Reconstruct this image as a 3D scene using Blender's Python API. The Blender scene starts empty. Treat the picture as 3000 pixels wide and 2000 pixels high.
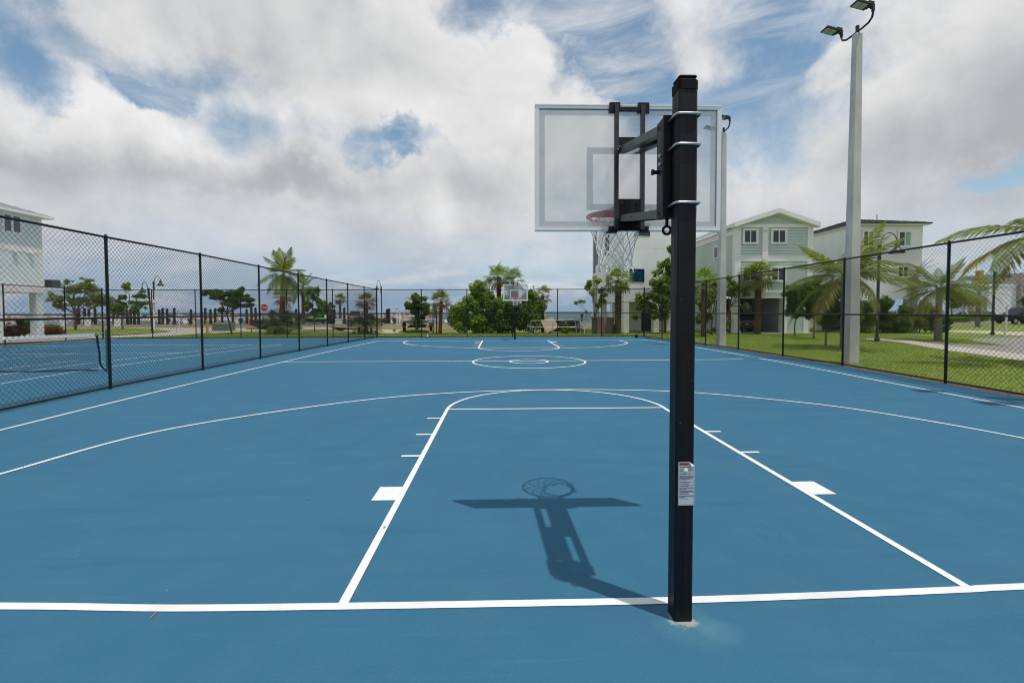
import bpy, math, random
import numpy as np
from mathutils import Vector, Matrix, Euler
R = math.radians
sc = bpy.context.scene
COL = sc.collection
rng = np.random.default_rng(7)
random.seed(7)

# ------------------------------------------------------------------ camera
F, PIT, YAW, ROL, V0 = 1342.99, 0.033391, 0.026724, -0.002883, 957.3   # pixels of a 3000 x 2000 frame
CAM = np.array([-0.935, -2.551, 1.610])
def ray(u, v):
    a = (u-1500)/F; b = (v-V0)/F
    c, s = math.cos(ROL), math.sin(ROL); a, b = c*a+s*b, -s*a+c*b
    x, y, z = a, 1.0, -b
    c, s = math.cos(PIT), math.sin(PIT); y, z = c*y+s*z, -s*y+c*z
    c, s = math.cos(YAW), math.sin(YAW); x, y = c*x+s*y, -s*x+c*y
    return np.array([x, y, z])
def G(u, v, z=0.0):                      # the ground point seen at (u, v)
    d = ray(u, v); return CAM + d*(z-CAM[2])/d[2]
def AY(u, v, Y):                         # the point at depth Y seen at (u, v)
    d = ray(u, v); return CAM + d*(Y-CAM[1])/d[1]
cd = bpy.data.cameras.new('camera'); cam = bpy.data.objects.new('camera', cd); COL.objects.link(cam)
cd.sensor_width = 36; cd.lens = F/3000*36; cd.shift_y = (V0-1000)/3000
cd.clip_start = 0.05; cd.clip_end = 12000
f0 = ray(1500, V0); rx = ray(1500+F, V0)-f0; dn = ray(1500, V0+F)-f0
m = Matrix.Identity(4)
for i in range(3):
    m[i][0], m[i][1], m[i][2], m[i][3] = rx[i], -dn[i], -f0[i], CAM[i]
cam.matrix_world = m
sc.camera = cam

# ------------------------------------------------------------------ light
SUNDIR = Vector((0.215, -0.157, 1.0)).normalized()
sl = bpy.data.lights.new('sun', 'SUN'); sl.energy = SUN_E = 2.55; sl.angle = R(0.53); sl.color = (1.0, 0.955, 0.89)
so = bpy.data.objects.new('sun', sl); COL.objects.link(so)
so.rotation_euler = SUNDIR.to_track_quat('Z', 'Y').to_euler(); so.location = (8, -6, 40)
sc.view_settings.view_transform = 'Standard'; sc.view_settings.look = 'None'
sc.view_settings.exposure = 0.12; sc.view_settings.gamma = 1.0; sc.view_settings.use_curve_mapping = False
sc.render.engine = 'CYCLES'
sc.cycles.caustics_reflective = False; sc.cycles.caustics_refractive = False
sc.cycles.filter_width = 1.1; sc.cycles.max_bounces = 8; sc.cycles.transparent_max_bounces = 16

# ------------------------------------------------------------------ sky: Nishita blue under procedural cloud
W = bpy.data.worlds.new('World'); sc.world = W; W.use_nodes = True
nt = W.node_tree; nt.nodes.clear()
def N(t, tree=None, **kw):
    n = (tree or nt).nodes.new(t)
    for k, v in kw.items(): setattr(n, k, v)
    return n
def Lk(a, b, tree=None): (tree or nt).links.new(a, b)
def setin(tree, sock, v):
    if hasattr(v, 'is_linked'): tree.links.new(v, sock)
    else: sock.default_value = v
def math_(tree, op, a, b=None, c=None, clamp=False):
    n = tree.nodes.new('ShaderNodeMath'); n.operation = op; n.use_clamp = clamp
    setin(tree, n.inputs[0], a)
    if b is not None: setin(tree, n.inputs[1], b)
    if c is not None: setin(tree, n.inputs[2], c)
    return n.outputs[0]
def vmath(tree, op, a, b=None):
    n = tree.nodes.new('ShaderNodeVectorMath'); n.operation = op
    setin(tree, n.inputs[0], a)
    if b is not None: setin(tree, n.inputs[1], b)
    return n.outputs['Value'] if op in ('LENGTH', 'DOT_PRODUCT') else n.outputs[0]
def noise(tree, vec, scale, detail=6, rough=0.55, lac=2.0, dist=0.0):
    n = tree.nodes.new('ShaderNodeTexNoise'); n.inputs['Scale'].default_value = scale
    n.inputs['Detail'].default_value = detail; n.inputs['Roughness'].default_value = rough
    n.inputs['Lacunarity'].default_value = lac; n.inputs['Distortion'].default_value = dist
    if vec is not None: tree.links.new(vec, n.inputs['Vector'])
    return n
def maprange(tree, v, a, b, c=0.0, d=1.0, smooth=True):
    n = tree.nodes.new('ShaderNodeMapRange'); n.interpolation_type = 'SMOOTHSTEP' if smooth else 'LINEAR'
    setin(tree, n.inputs['Value'], v)
    for k, x in (('From Min', a), ('From Max', b), ('To Min', c), ('To Max', d)): setin(tree, n.inputs[k], x)
    return n.outputs['Result']
def mixc(tree, f, a, b):
    n = tree.nodes.new('ShaderNodeMix'); n.data_type = 'RGBA'
    setin(tree, n.inputs[0], f)
    for i, x in ((6, a), (7, b)):
        if hasattr(x, 'is_linked'): tree.links.new(x, n.inputs[i])
        else: n.inputs[i].default_value = (*x, 1) if len(x) == 3 else x
    return n.outputs[2]
def build_sky():
    t = nt
    tc = N('ShaderNodeTexCoord'); dirv = tc.outputs['Generated']
    sky = N('ShaderNodeTexSky'); sky.sky_type = 'NISHITA'; sky.sun_disc = False
    sky.sun_elevation = math.asin(SUNDIR.z); sky.sun_rotation = math.atan2(SUNDIR.x, SUNDIR.y)
    sky.air_density = 1.0; sky.dust_density = 0.4; sky.ozone_density = 1.2
    bgs = N('ShaderNodeBackground'); bgs.inputs['Strength'].default_value = 0.105
    sx0 = N('ShaderNodeSeparateXYZ'); Lk(dirv, sx0.inputs[0]); z = sx0.outputs['Z']
    zc = math_(t, 'MAXIMUM', z, 0.0)
    # cloud deck: direction projected on a plane overhead
    zz = math_(t, 'ADD', zc, 0.16)
    cb = N('ShaderNodeCombineXYZ')
    Lk(math_(t, 'DIVIDE', sx0.outputs['X'], zz), cb.inputs[0]); Lk(math_(t, 'DIVIDE', sx0.outputs['Y'], zz), cb.inputs[1])
    cb.inputs[2].default_value = 3.7
    P = cb.outputs[0]
    # wobble the direction so that the gaps in the deck get torn edges
    wob = noise(t, dirv, 3.2, 7, 0.62)
    w2 = vmath(t, 'SUBTRACT', wob.outputs['Color'], (0.5, 0.5, 0.5))
    wd = N('ShaderNodeVectorMath', operation='SCALE'); Lk(w2, wd.inputs[0]); wd.inputs['Scale'].default_value = 0.30
    dw = vmath(t, 'ADD', dirv, wd.outputs[0])
    n1 = noise(t, P, 0.95, 6, 0.52)
    n2 = noise(t, P, 0.40, 3, 0.5)
    m1 = noise(t, dirv, 4.0, 10, 0.57, dist=0.3)
    up = vmath(t, 'ADD', dirv, (0.035, -0.01, 0.065))
    m1u = noise(t, up, 4.0, 10, 0.52, dist=0.3)
    fine = noise(t, dirv, 9.0, 8, 0.60)
    F_ = lambda n, k: math_(t, 'MULTIPLY', math_(t, 'SUBTRACT', n.outputs['Fac'], 0.5), k)
    cov = math_(t, 'ADD', math_(t, 'ADD', F_(n1, 1.0), F_(n2, 0.9)), math_(t, 'ADD', F_(m1, 1.15), 0.56))
    # more cloud towards the horizon
    cov = math_(t, 'ADD', cov, maprange(t, z, 0.80, 0.25, -0.12, 0.10))
    cov = math_(t, 'ADD', cov, F_(fine, 0.62))
    def blob(u, v, ru, rv, warped=True, power=1.0):
        d = ray(u, v); L = float(np.linalg.norm(d)); d = d/L
        k = F*L
        s = (k/ru*0.9, k/ru*0.35, k/rv*0.9)
        q = vmath(t, 'MULTIPLY', vmath(t, 'SUBTRACT', dw if warped else dirv, tuple(map(float, d))), s)
        return maprange(t, vmath(t, 'LENGTH', q), 0.15, 1.25, power, 0.0)
    for b in SKY_GAPS: cov = math_(t, 'SUBTRACT', cov, blob(*b[:4], power=b[4]))
    for b in SKY_FILL: cov = math_(t, 'ADD', cov, blob(*b[:4], power=b[4]))
    # thin streaks of high cloud
    mp = N('ShaderNodeMapping'); Lk(dirv, mp.inputs['Vector']); mp.inputs['Rotation'].default_value = (0, R(-14), 0); mp.inputs['Scale'].default_value = (1.3, 1.3, 7.5)
    ci = noise(t, mp.outputs[0], 2.0, 7, 0.6, dist=0.6)
    cir = maprange(t, ci.outputs['Fac'], 0.38, 0.74, 0.0, 0.80)
    alpha = maprange(t, cov, 0.06, 0.74)
    # shade: each bank is white on the side of the sun and grey below
    sh = noise(t, dw, 1.7, 4, 0.5)
    rel = math_(t, 'SUBTRACT', m1.outputs['Fac'], m1u.outputs['Fac'])
    thick = maprange(t, cov, 0.55, 1.15)
    lum = math_(t, 'ADD', 0.655, F_(sh, 0.26))
    lum = math_(t, 'ADD', lum, math_(t, 'MULTIPLY', rel, 0.60))
    lum = math_(t, 'SUBTRACT', lum, math_(t, 'MULTIPLY', thick, 0.07))
    lum = math_(t, 'ADD', lum, F_(fine, 0.16))
    for b in SKY_DARK: lum = math_(t, 'SUBTRACT', lum, blob(*b[:4], power=b[4]))
    for b in SKY_LIGHT: lum = math_(t, 'ADD', lum, blob(*b[:4], power=b[4]))
    lum = math_(t, 'MAXIMUM', math_(t, 'MINIMUM', lum, 0.80), 0.42)
    # cloud colour: grey parts slightly green-blue, bright parts slightly warm
    tint = mixc(t, maprange(t, lum, 0.42, 0.70), (0.96, 1.0, 1.035), (1.0, 1.0, 1.0))
    vs = N('ShaderNodeVectorMath', operation='SCALE'); Lk(tint, vs.inputs[0]); Lk(lum, vs.inputs['Scale'])
    # far clouds sink into blue-grey air
    hz = maprange(t, z, 0.0, 0.25, 0.90, 0.0)
    hcol = mixc(t, maprange(t, z, 0.0, 0.20), (0.235, 0.360, 0.520), (0.44, 0.545, 0.68))
    hm = N('ShaderNodeMapping'); Lk(dirv, hm.inputs['Vector']); hm.inputs['Scale'].default_value = (5, 5, 17)
    hn = noise(t, hm.outputs[0], 1.0, 8, 0.58, dist=0.4)
    hcol = mixc(t, maprange(t, hn.outputs['Fac'], 0.45, 0.68, 0.0, 0.85), hcol, (0.60, 0.62, 0.66))
    ccol = mixc(t, hz, vs.outputs[0], hcol)
    bgc = N('ShaderNodeBackground'); Lk(ccol, bgc.inputs['Color']); bgc.inputs['Strength'].default_value = 1.0
    skc = mixc(t, maprange(t, z, -0.02, 0.05), (2.6, 3.6, 5.0), sky.outputs['Color'])
    hsv = N('ShaderNodeHueSaturation'); Lk(skc, hsv.inputs['Color']); hsv.inputs['Saturation'].default_value = 0.92
    Lk(vmath(t, 'MULTIPLY', hsv.outputs[0], (0.92, 1.10, 1.06)), bgs.inputs['Color'])
    a2 = math_(t, 'MAXIMUM', alpha, cir)
    a2 = math_(t, 'MAXIMUM', a2, maprange(t, z, 0.02, 0.26, 0.93, 0.0))
    mx = N('ShaderNodeMixShader'); Lk(a2, mx.inputs[0]); Lk(bgs.outputs[0], mx.inputs[1]); Lk(bgc.outputs[0], mx.inputs[2])
    out = N('ShaderNodeOutputWorld'); Lk(mx.outputs[0], out.inputs['Surface'])
# places of the blue gaps, the fuller banks, the grey undersides and the bright heads (photo pixels, radii, amount)
SKY_GAPS = [(50, 120, 140, 95, .62), (30, 290, 120, 120, .35), (490, 185, 95, 48, .66), (330, 60, 360, 60, .28), (1095, 432, 100, 42, .44), (1225, 425, 95, 46, .40), (1160, 405, 60, 40, .2),
            (1400, 40, 120, 90, .42), (1690, 10, 200, 50, .36), (1770, 150, 150, 110, .62), (1850, 260, 110, 100, .5), (2240, 80, 230, 130, .42),
            (2280, 400, 330, 200, .26), (2940, 515, 130, 40, .5), (2120, 230, 200, 120, .25)]
SKY_FILL = [(300, 420, 420, 200, .45), (900, 150, 400, 150, .35), (800, 600, 700, 140, .4), (1500, 330, 300, 250, .3), (2800, 330, 330, 330, .5), (1250, 600, 300, 100, .3),
            (2050, 160, 110, 60, .25), (2420, 170, 60, 60, .35), (1600, 120, 120, 120, .3)]
SKY_DARK = [(640, 480, 420, 80, .11), (850, 530, 300, 60, .08), (2830, 380, 300, 260, .17), (1350, 530, 160, 60, .08), (60, 400, 160, 90, .07), (1000, 20, 250, 60, .04)]
SKY_LIGHT = [(330, 170, 150, 100, .07), (330, 360, 220, 100, .07), (680, 280, 220, 130, .06), (1000, 260, 200, 130, .04), (1290, 560, 130, 80, .06), (1600, 100, 160, 160, .05)]
build_sky()

# ------------------------------------------------------------------ materials
MAT = {}
def mat(name, col, rough=0.7, spec=0.5, metal=0.0, var=0.0, vscale=3.0, bump=0.0, bscale=40.0, rand=0.0, col2=None, coords='Object', trans=0.0, vdetail=5, stretch=None):
    if name in MAT: return MAT[name]
    mt = bpy.data.materials.new(name); mt.use_nodes = True; t = mt.node_tree
    b = t.nodes['Principled BSDF']
    b.inputs['Roughness'].default_value = rough; b.inputs['Specular IOR Level'].default_value = spec; b.inputs['Metallic'].default_value = metal
    tc = t.nodes.new('ShaderNodeTexCoord'); vec = tc.outputs[coords]
    if stretch:
        mp = t.nodes.new('ShaderNodeMapping'); mp.inputs['Scale'].default_value = stretch; t.links.new(vec, mp.inputs['Vector']); vec = mp.outputs[0]
    c = None
    if var or col2:
        n = noise(t, vec, vscale, vdetail, 0.6)
        c2 = col2 or tuple(min(1, x*(1+var)) for x in col); c1 = col if col2 else tuple(x*(1-var) for x in col)
        c = mixc(t, maprange(t, n.outputs['Fac'], 0.33, 0.67), c1, c2)
    if rand:
        g = t.nodes.new('ShaderNodeNewGeometry')
        h = t.nodes.new('ShaderNodeHueSaturation')
        if c is None: h.inputs['Color'].default_value = (*col, 1)
        else: t.links.new(c, h.inputs['Color'])
        rr = g.outputs['Random Per Island']
        t.links.new(maprange(t, rr, 0, 1, 1-rand, 1+rand*1.1, False), h.inputs['Value'])
        t.links.new(maprange(t, math_(t, 'FRACT', math_(t, 'MULTIPLY', rr, 7.31)), 0, 1, 0.5-rand*0.055, 0.5+rand*0.045, False), h.inputs['Hue'])
        c = h.outputs[0]
    if c is None: b.inputs['Base Color'].default_value = (*col, 1)
    else: t.links.new(c, b.inputs['Base Color'])
    if bump:
        n = noise(t, vec, bscale, 6, 0.6)
        bp = t.nodes.new('ShaderNodeBump'); bp.inputs['Strength'].default_value = bump; bp.inputs['Distance'].default_value = 0.02
        t.links.new(n.outputs['Fac'], bp.inputs['Height']); t.links.new(bp.outputs[0], b.inputs['Normal'])
    if trans:
        tr = t.nodes.new('ShaderNodeBsdfTranslucent')
        if c is None: tr.inputs['Color'].default_value = (*[min(1, x*1.3) for x in col], 1)
        else:
            gm = t.nodes.new('ShaderNodeHueSaturation'); gm.inputs['Value'].default_value = 1.45; gm.inputs['Hue'].default_value = 0.485
            t.links.new(c, gm.inputs['Color']); t.links.new(gm.outputs[0], tr.inputs['Color'])
        mx = t.nodes.new('ShaderNodeMixShader'); mx.inputs[0].default_value = trans
        t.links.new(b.outputs[0], mx.inputs[1]); t.links.new(tr.outputs[0], mx.inputs[2])
        t.links.new(mx.outputs[0], t.nodes['Material Output'].inputs['Surface'])
    MAT[name] = mt
    return mt
def glass_mat(name, tint, haze=0.06):
    mt = bpy.data.materials.new(name); mt.use_nodes = True; t = mt.node_tree
    t.nodes.remove(t.nodes['Principled BSDF'])
    g = t.nodes.new('ShaderNodeBsdfGlass'); g.inputs['Color'].default_value = (*tint, 1); g.inputs['IOR'].default_value = 1.45; g.inputs['Roughness'].default_value = 0.0
    d = t.nodes.new('ShaderNodeBsdfDiffuse'); d.inputs['Color'].default_value = (0.8, 0.82, 0.82, 1)
    mx = t.nodes.new('ShaderNodeMixShader'); mx.inputs[0].default_value = haze
    t.links.new(g.outputs[0], mx.inputs[1]); t.links.new(d.outputs[0], mx.inputs[2])
    t.links.new(mx.outputs[0], t.nodes['Material Output'].inputs['Surface'])
    return mt
def film_mat(name, col, alpha, through=0.5):          # thin print on the glass that lets light through
    mt = bpy.data.materials.new(name); mt.use_nodes = True; t = mt.node_tree
    b = t.nodes['Principled BSDF']; b.inputs['Base Color'].default_value = (*col, 1); b.inputs['Roughness'].default_value = 0.6
    b.inputs['Alpha'].default_value = alpha
    tl = t.nodes.new('ShaderNodeBsdfTranslucent'); tl.inputs['Color'].default_value = (*col, 1)
    tp = t.nodes.new('ShaderNodeBsdfTransparent')
    m1 = t.nodes.new('ShaderNodeMixShader'); m1.inputs[0].default_value = through
    t.links.new(b.outputs[0], m1.inputs[1]); t.links.new(tl.outputs[0], m1.inputs[2]); b.inputs['Alpha'].default_value = 1
    m2 = t.nodes.new('ShaderNodeMixShader'); m2.inputs[0].default_value = alpha
    t.links.new(tp.outputs[0], m2.inputs[1]); t.links.new(m1.outputs[0], m2.inputs[2])
    t.links.new(m2.outputs[0], t.nodes['Material Output'].inputs['Surface'])
    return mt

# ------------------------------------------------------------------ geometry helpers
class MB:
    def __init__(s): s.v = []; s.f = []; s.n = 0; s.big = []
    def add(s, vs, fs):
        o = s.n; s.v.extend([tuple(map(float, p)) for p in vs]); s.n += len(vs)
        s.f.extend([tuple(i+o for i in f) for f in fs]); return s
    def addnp(s, V, Fq):
        o = s.n; s.v.extend(map(tuple, V.tolist())); s.n += len(V); s.f.extend(map(tuple, (Fq+o).tolist())); return s
    def box(s, c, size, rz=0.0, taper=1.0, rot=None):
        x, y, z = size[0]/2, size[1]/2, size[2]/2
        P = [(-x, -y, -z), (x, -y, -z), (x, y, -z), (-x, y, -z), (-x*taper, -y*taper, z), (x*taper, -y*taper, z), (x*taper, y*taper, z), (-x*taper, y*taper, z)]
        M = rot if rot is not None else Matrix.Rotation(rz, 3, 'Z')
        P = [M @ Vector(p) + Vector(c) for p in P]
        return s.add(P, [(0, 3, 2, 1), (4, 5, 6, 7), (0, 1, 5, 4), (1, 2, 6, 5), (2, 3, 7, 6), (3, 0, 4, 7)])
    def bb(s, x0, x1, y0, y1, z0, z1): return s.box(((x0+x1)/2, (y0+y1)/2, (z0+z1)/2), (x1-x0, y1-y0, z1-z0))
    def bbox(s, c, size, b=0.006, rz=0.0):   # box with chamfered vertical edges and top/bottom edges
        x, y, z = size[0]/2, size[1]/2, size[2]/2
        def ring(xx, yy, bb, zz): return [(-xx+bb, -yy, zz), (xx-bb, -yy, zz), (xx, -yy+bb, zz), (xx, yy-bb, zz), (xx-bb, yy, zz), (-xx+bb, yy, zz), (-xx, yy-bb, zz), (-xx, -yy+bb, zz)]
        Rg = [ring(x-b, y-b, b*.6, -z), ring(x, y, b, -z+b), ring(x, y, b, z-b), ring(x-b, y-b, b*.6, z)]
        M = Matrix.Rotation(rz, 3, 'Z'); V = [M @ Vector(p) + Vector(c) for r in Rg for p in r]
        fs = [tuple(range(7, -1, -1)), tuple(range(24, 32))]
        for k in range(3):
            for i in range(8): j = (i+1) % 8; fs.append((k*8+i, k*8+j, k*8+8+j, k*8+8+i))
        return s.add(V, fs)
    def tube(s, pts, r, n=6, closed=False, caps=True):
        pts = [Vector(p) for p in pts]; m_ = len(pts)
        rs = r if isinstance(r, (list, tuple)) else [r]*m_
        V = []; fs = []; prev = None
        for i, p in enumerate(pts):
            if closed: t = pts[(i+1) % m_]-pts[i-1]
            else: t = pts[min(i+1, m_-1)]-pts[max(i-1, 0)]
            t.normalize()
            if prev is None:
                a = Vector((0, 0, 1)) if abs(t.z) < 0.9 else Vector((1, 0, 0))
                u = t.cross(a).normalized()
            else:
                u = (prev-t*prev.dot(t))
                u = u.normalized() if u.length > 1e-6 else t.orthogonal().normalized()
            prev = u; w = t.cross(u)
            for k in range(n):
                a = 2*math.pi*k/n + (math.pi/4 if n == 4 else 0); V.append(p+(u*math.cos(a)+w*math.sin(a))*rs[i])
        for i in range(m_ if closed else m_-1):
            j = (i+1) % m_
            for k in range(n): l = (k+1) % n; fs.append((i*n+k, i*n+l, j*n+l, j*n+k))
        if caps and not closed: fs += [tuple(range(n-1, -1, -1)), tuple((m_-1)*n+k for k in range(n))]
        return s.add(V, fs)
    def lathe(s, prof, n=16, c=(0, 0, 0)):
        V = []; fs = []
        for r, z in prof:
            for k in range(n): a = 2*math.pi*k/n; V.append((c[0]+r*math.cos(a), c[1]+r*math.sin(a), c[2]+z))
        for i in range(len(prof)-1):
            for k in range(n): l = (k+1) % n; fs.append((i*n+k, i*n+l, (i+1)*n+l, (i+1)*n+k))
        fs += [tuple(range(n-1, -1, -1)), tuple((len(prof)-1)*n+k for k in range(n))]
        return s.add(V, fs)
    def extr(s, poly, z0, z1):              # polygon (x, y) between two heights
        n = len(poly); V = [(x, y, z0) for x, y in poly]+[(x, y, z1) for x, y in poly]
        return s.add(V, [tuple(range(n-1, -1, -1)), tuple(range(n, 2*n))]+[(i, (i+1) % n, n+(i+1) % n, n+i) for i in range(n)])
    def extx(s, poly, x0, x1, tx=1.0):      # side profile (y, z) across x
        n = len(poly); V = [(x0, y, z) for y, z in poly]+[(x1, y, z) for y, z in poly]
        return s.add(V, [tuple(range(n)), tuple(range(2*n-1, n-1, -1))]+[(i, n+i, n+(i+1) % n, (i+1) % n) for i in range(n)])
    def exty(s, poly, y0, y1):              # front profile (x, z) along y
        n = len(poly); V = [(x, y0, z) for x, z in poly]+[(x, y1, z) for x, z in poly]
        return s.add(V, [tuple(range(n)), tuple(range(2*n-1, n-1, -1))]+[(i, n+i, n+(i+1) % n, (i+1) % n) for i in range(n)])
    def quad(s, *p): return s.add(p, [tuple(range(len(p)))])
    def build(s, name, m_, parent=None, loc=None, rot=None, smooth=False, kind=None, label=None):
        me = bpy.data.meshes.new(name); me.from_pydata(s.v, [], s.f)
        if m_ is not None: me.materials.append(m_)
        if smooth: me.polygons.foreach_set('use_smooth', [True]*len(me.polygons))
        me.update()
        return link(name, me, parent, loc, rot, kind, label)
def link(name, me, parent=None, loc=None, rot=None, kind=None, label=None):
    o = bpy.data.objects.new(name, me); COL.objects.link(o)
    if parent is not None: o.parent = parent
    if loc is not None: o.location = loc
    if rot is not None: o.rotation_euler = rot
    if kind: o['kind'] = kind
    if label: o['label'] = label
    return o
def tag(o, label, cat, group=None):
    o['label'] = label; o['category'] = cat
    if group: o['group'] = group
    return o
def thing(name, label, cat, loc=(0, 0, 0), rz=0.0, group=None):
    o = bpy.data.objects.new(name, None); COL.objects.link(o); o.location = loc; o.rotation_euler = (0, 0, rz); o.empty_display_size = 0.2
    return tag(o, label, cat, group)
def dup(o, parent=None, loc=None, rz=None, label=None, scale=None):
    c = o.copy(); COL.objects.link(c)
    if parent is not None: c.parent = parent
    if loc is not None: c.location = loc
    if rz is not None: c.rotation_euler = (0, 0, rz)
    if label: c['label'] = label
    if scale: c.scale = (scale, scale, scale)
    for ch in list(o.children): dup(ch, c)
    return c
def catmull(P, n=6):
    P = [np.array(p, float) for p in P]; P = [2*P[0]-P[1]]+P+[2*P[-1]-P[-2]]; out = []
    for i in range(1, len(P)-2):
        for k in range(n):
            t = k/n; a, b, c, d = P[i-1], P[i], P[i+1], P[i+2]
            out.append(0.5*((2*b)+(c-a)*t+(2*a-5*b+4*c-d)*t*t+(3*b-a-3*c+d)*t**3))
    out.append(P[-2]); return out
def ribbon(P, w, z):                       # a flat painted strip along a polyline
    P = [np.array(p[:2], float) for p in P]; V = []; fs = []
    for i, p in enumerate(P):
        t = P[min(i+1, len(P)-1)]-P[max(i-1, 0)]; t /= np.linalg.norm(t)+1e-9; nn = np.array([-t[1], t[0]])*w/2
        V += [(*(p+nn), z), (*(p-nn), z)]
    for i in range(len(P)-1): fs.append((2*i, 2*i+1, 2*i+3, 2*i+2))
    return MB().add(V, fs)
# ------------------------------------------------------------------ common materials
M = lambda n: MAT[n]
mat('black_vinyl', (0.008, 0.0085, 0.009), 0.45, 0.35)
mat('black_powder', (0.0048, 0.0052, 0.006), 0.44, 0.30, var=.3, vscale=9, bump=.06, bscale=160)
def chips(mt):
    t = mt.node_tree; b = t.nodes['Principled BSDF']; tc = t.nodes.new('ShaderNodeTexCoord'); v = tc.outputs['Object']
    old = b.inputs['Base Color'].links[0].from_socket
    vo = t.nodes.new('ShaderNodeTexVoronoi'); vo.inputs['Scale'].default_value = 26; t.links.new(v, vo.inputs['Vector']); n = noise(t, v, 3.5, 4, .6)
    f = math_(t, 'MULTIPLY', maprange(t, vo.outputs['Distance'], .06, .12, 1, 0), maprange(t, n.outputs['Fac'], .52, .60))
    c = mixc(t, f, old, (.16, .16, .155)); mp = t.nodes.new('ShaderNodeMapping'); mp.inputs['Scale'].default_value = (14, 14, .8); t.links.new(v, mp.inputs['Vector']); st = noise(t, mp.outputs[0], 2, 6, .65)
    c = mixc(t, maprange(t, st.outputs['Fac'], .56, .78, 0, .5), c, (.028, .028, .028)); t.links.new(c, b.inputs['Base Color'])
    t.links.new(maprange(t, st.outputs['Fac'], .3, .7, .36, .62), b.inputs['Roughness'])
chips(MAT['black_powder'])
mat('arm_steel_lit', (0.022, 0.023, 0.024), 0.36, 0.6, var=.3, vscale=9)  # arms' black lightened: sky reflection on their sides put into the colour
mat('white_line', (0.74, 0.74, 0.735), 0.8, 0.15)
def wear_lines(mt):
    t = mt.node_tree; b = t.nodes['Principled BSDF']; tc = t.nodes.new('ShaderNodeTexCoord'); v = tc.outputs['Object']
    a = noise(t, v, 90, 4, .7); g_ = noise(t, v, 1.7, 7, .65)
    w = math_(t, 'ADD', a.outputs['Fac'], math_(t, 'MULTIPLY', g_.outputs['Fac'], .55))
    c = mixc(t, maprange(t, g_.outputs['Fac'], .4, .7), (.76, .76, .755), (.68, .675, .655))
    b.inputs['Base Color'].default_value = (.7, .7, .7, 1); t.links.new(mixc(t, maprange(t, w, .93, 1.10, 0, .6), c, (.28, .40, .48)), b.inputs['Base Color'])
wear_lines(MAT['white_line'])
mat('alu', (0.88, 0.87, 0.85), 0.38, 0.5, metal=0.12)
mat('galv', (0.55, 0.56, 0.57), 0.36, 0.5, metal=0.9)
mat('red_rim', (0.74, 0.035, 0.050), 0.42, 0.5)
mat('net_cord', (0.88, 0.85, 0.80), 0.9, 0.2)
mat('white_paint', (0.78, 0.78, 0.76), 0.55, 0.3, var=.03, vscale=.8)
mat('concrete_pole', (0.56, 0.55, 0.51), 0.85, 0.2, var=.16, vscale=1.6, bump=.15, bscale=60, stretch=(1, 1, .35))
mat('lens', (0.52, 0.55, 0.50), 0.35, 0.5)
mat('dark_bronze', (0.030, 0.027, 0.026), 0.45, 0.5)
mat('rust', (0.10, 0.035, 0.016), 0.9, 0.1, var=.4, vscale=60)
mat('rubber', (0.010, 0.010, 0.010), 0.85, 0.2)
mat('window_glass', (0.022, 0.027, 0.032), 0.05, 0.6)
mat('window_blue', (0.004, 0.055, 0.13), 0.08, 0.6)
mat('blind_mint', (0.30, 0.42, 0.34), 0.6, 0.4)
mat('sticker', (0.62, 0.63, 0.65), 0.6, 0.3)
mat('sticker_red', (0.30, 0.055, 0.035), 0.6, 0.3)
mat('ink', (0.09, 0.09, 0.10), 0.7, 0.2)

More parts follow.
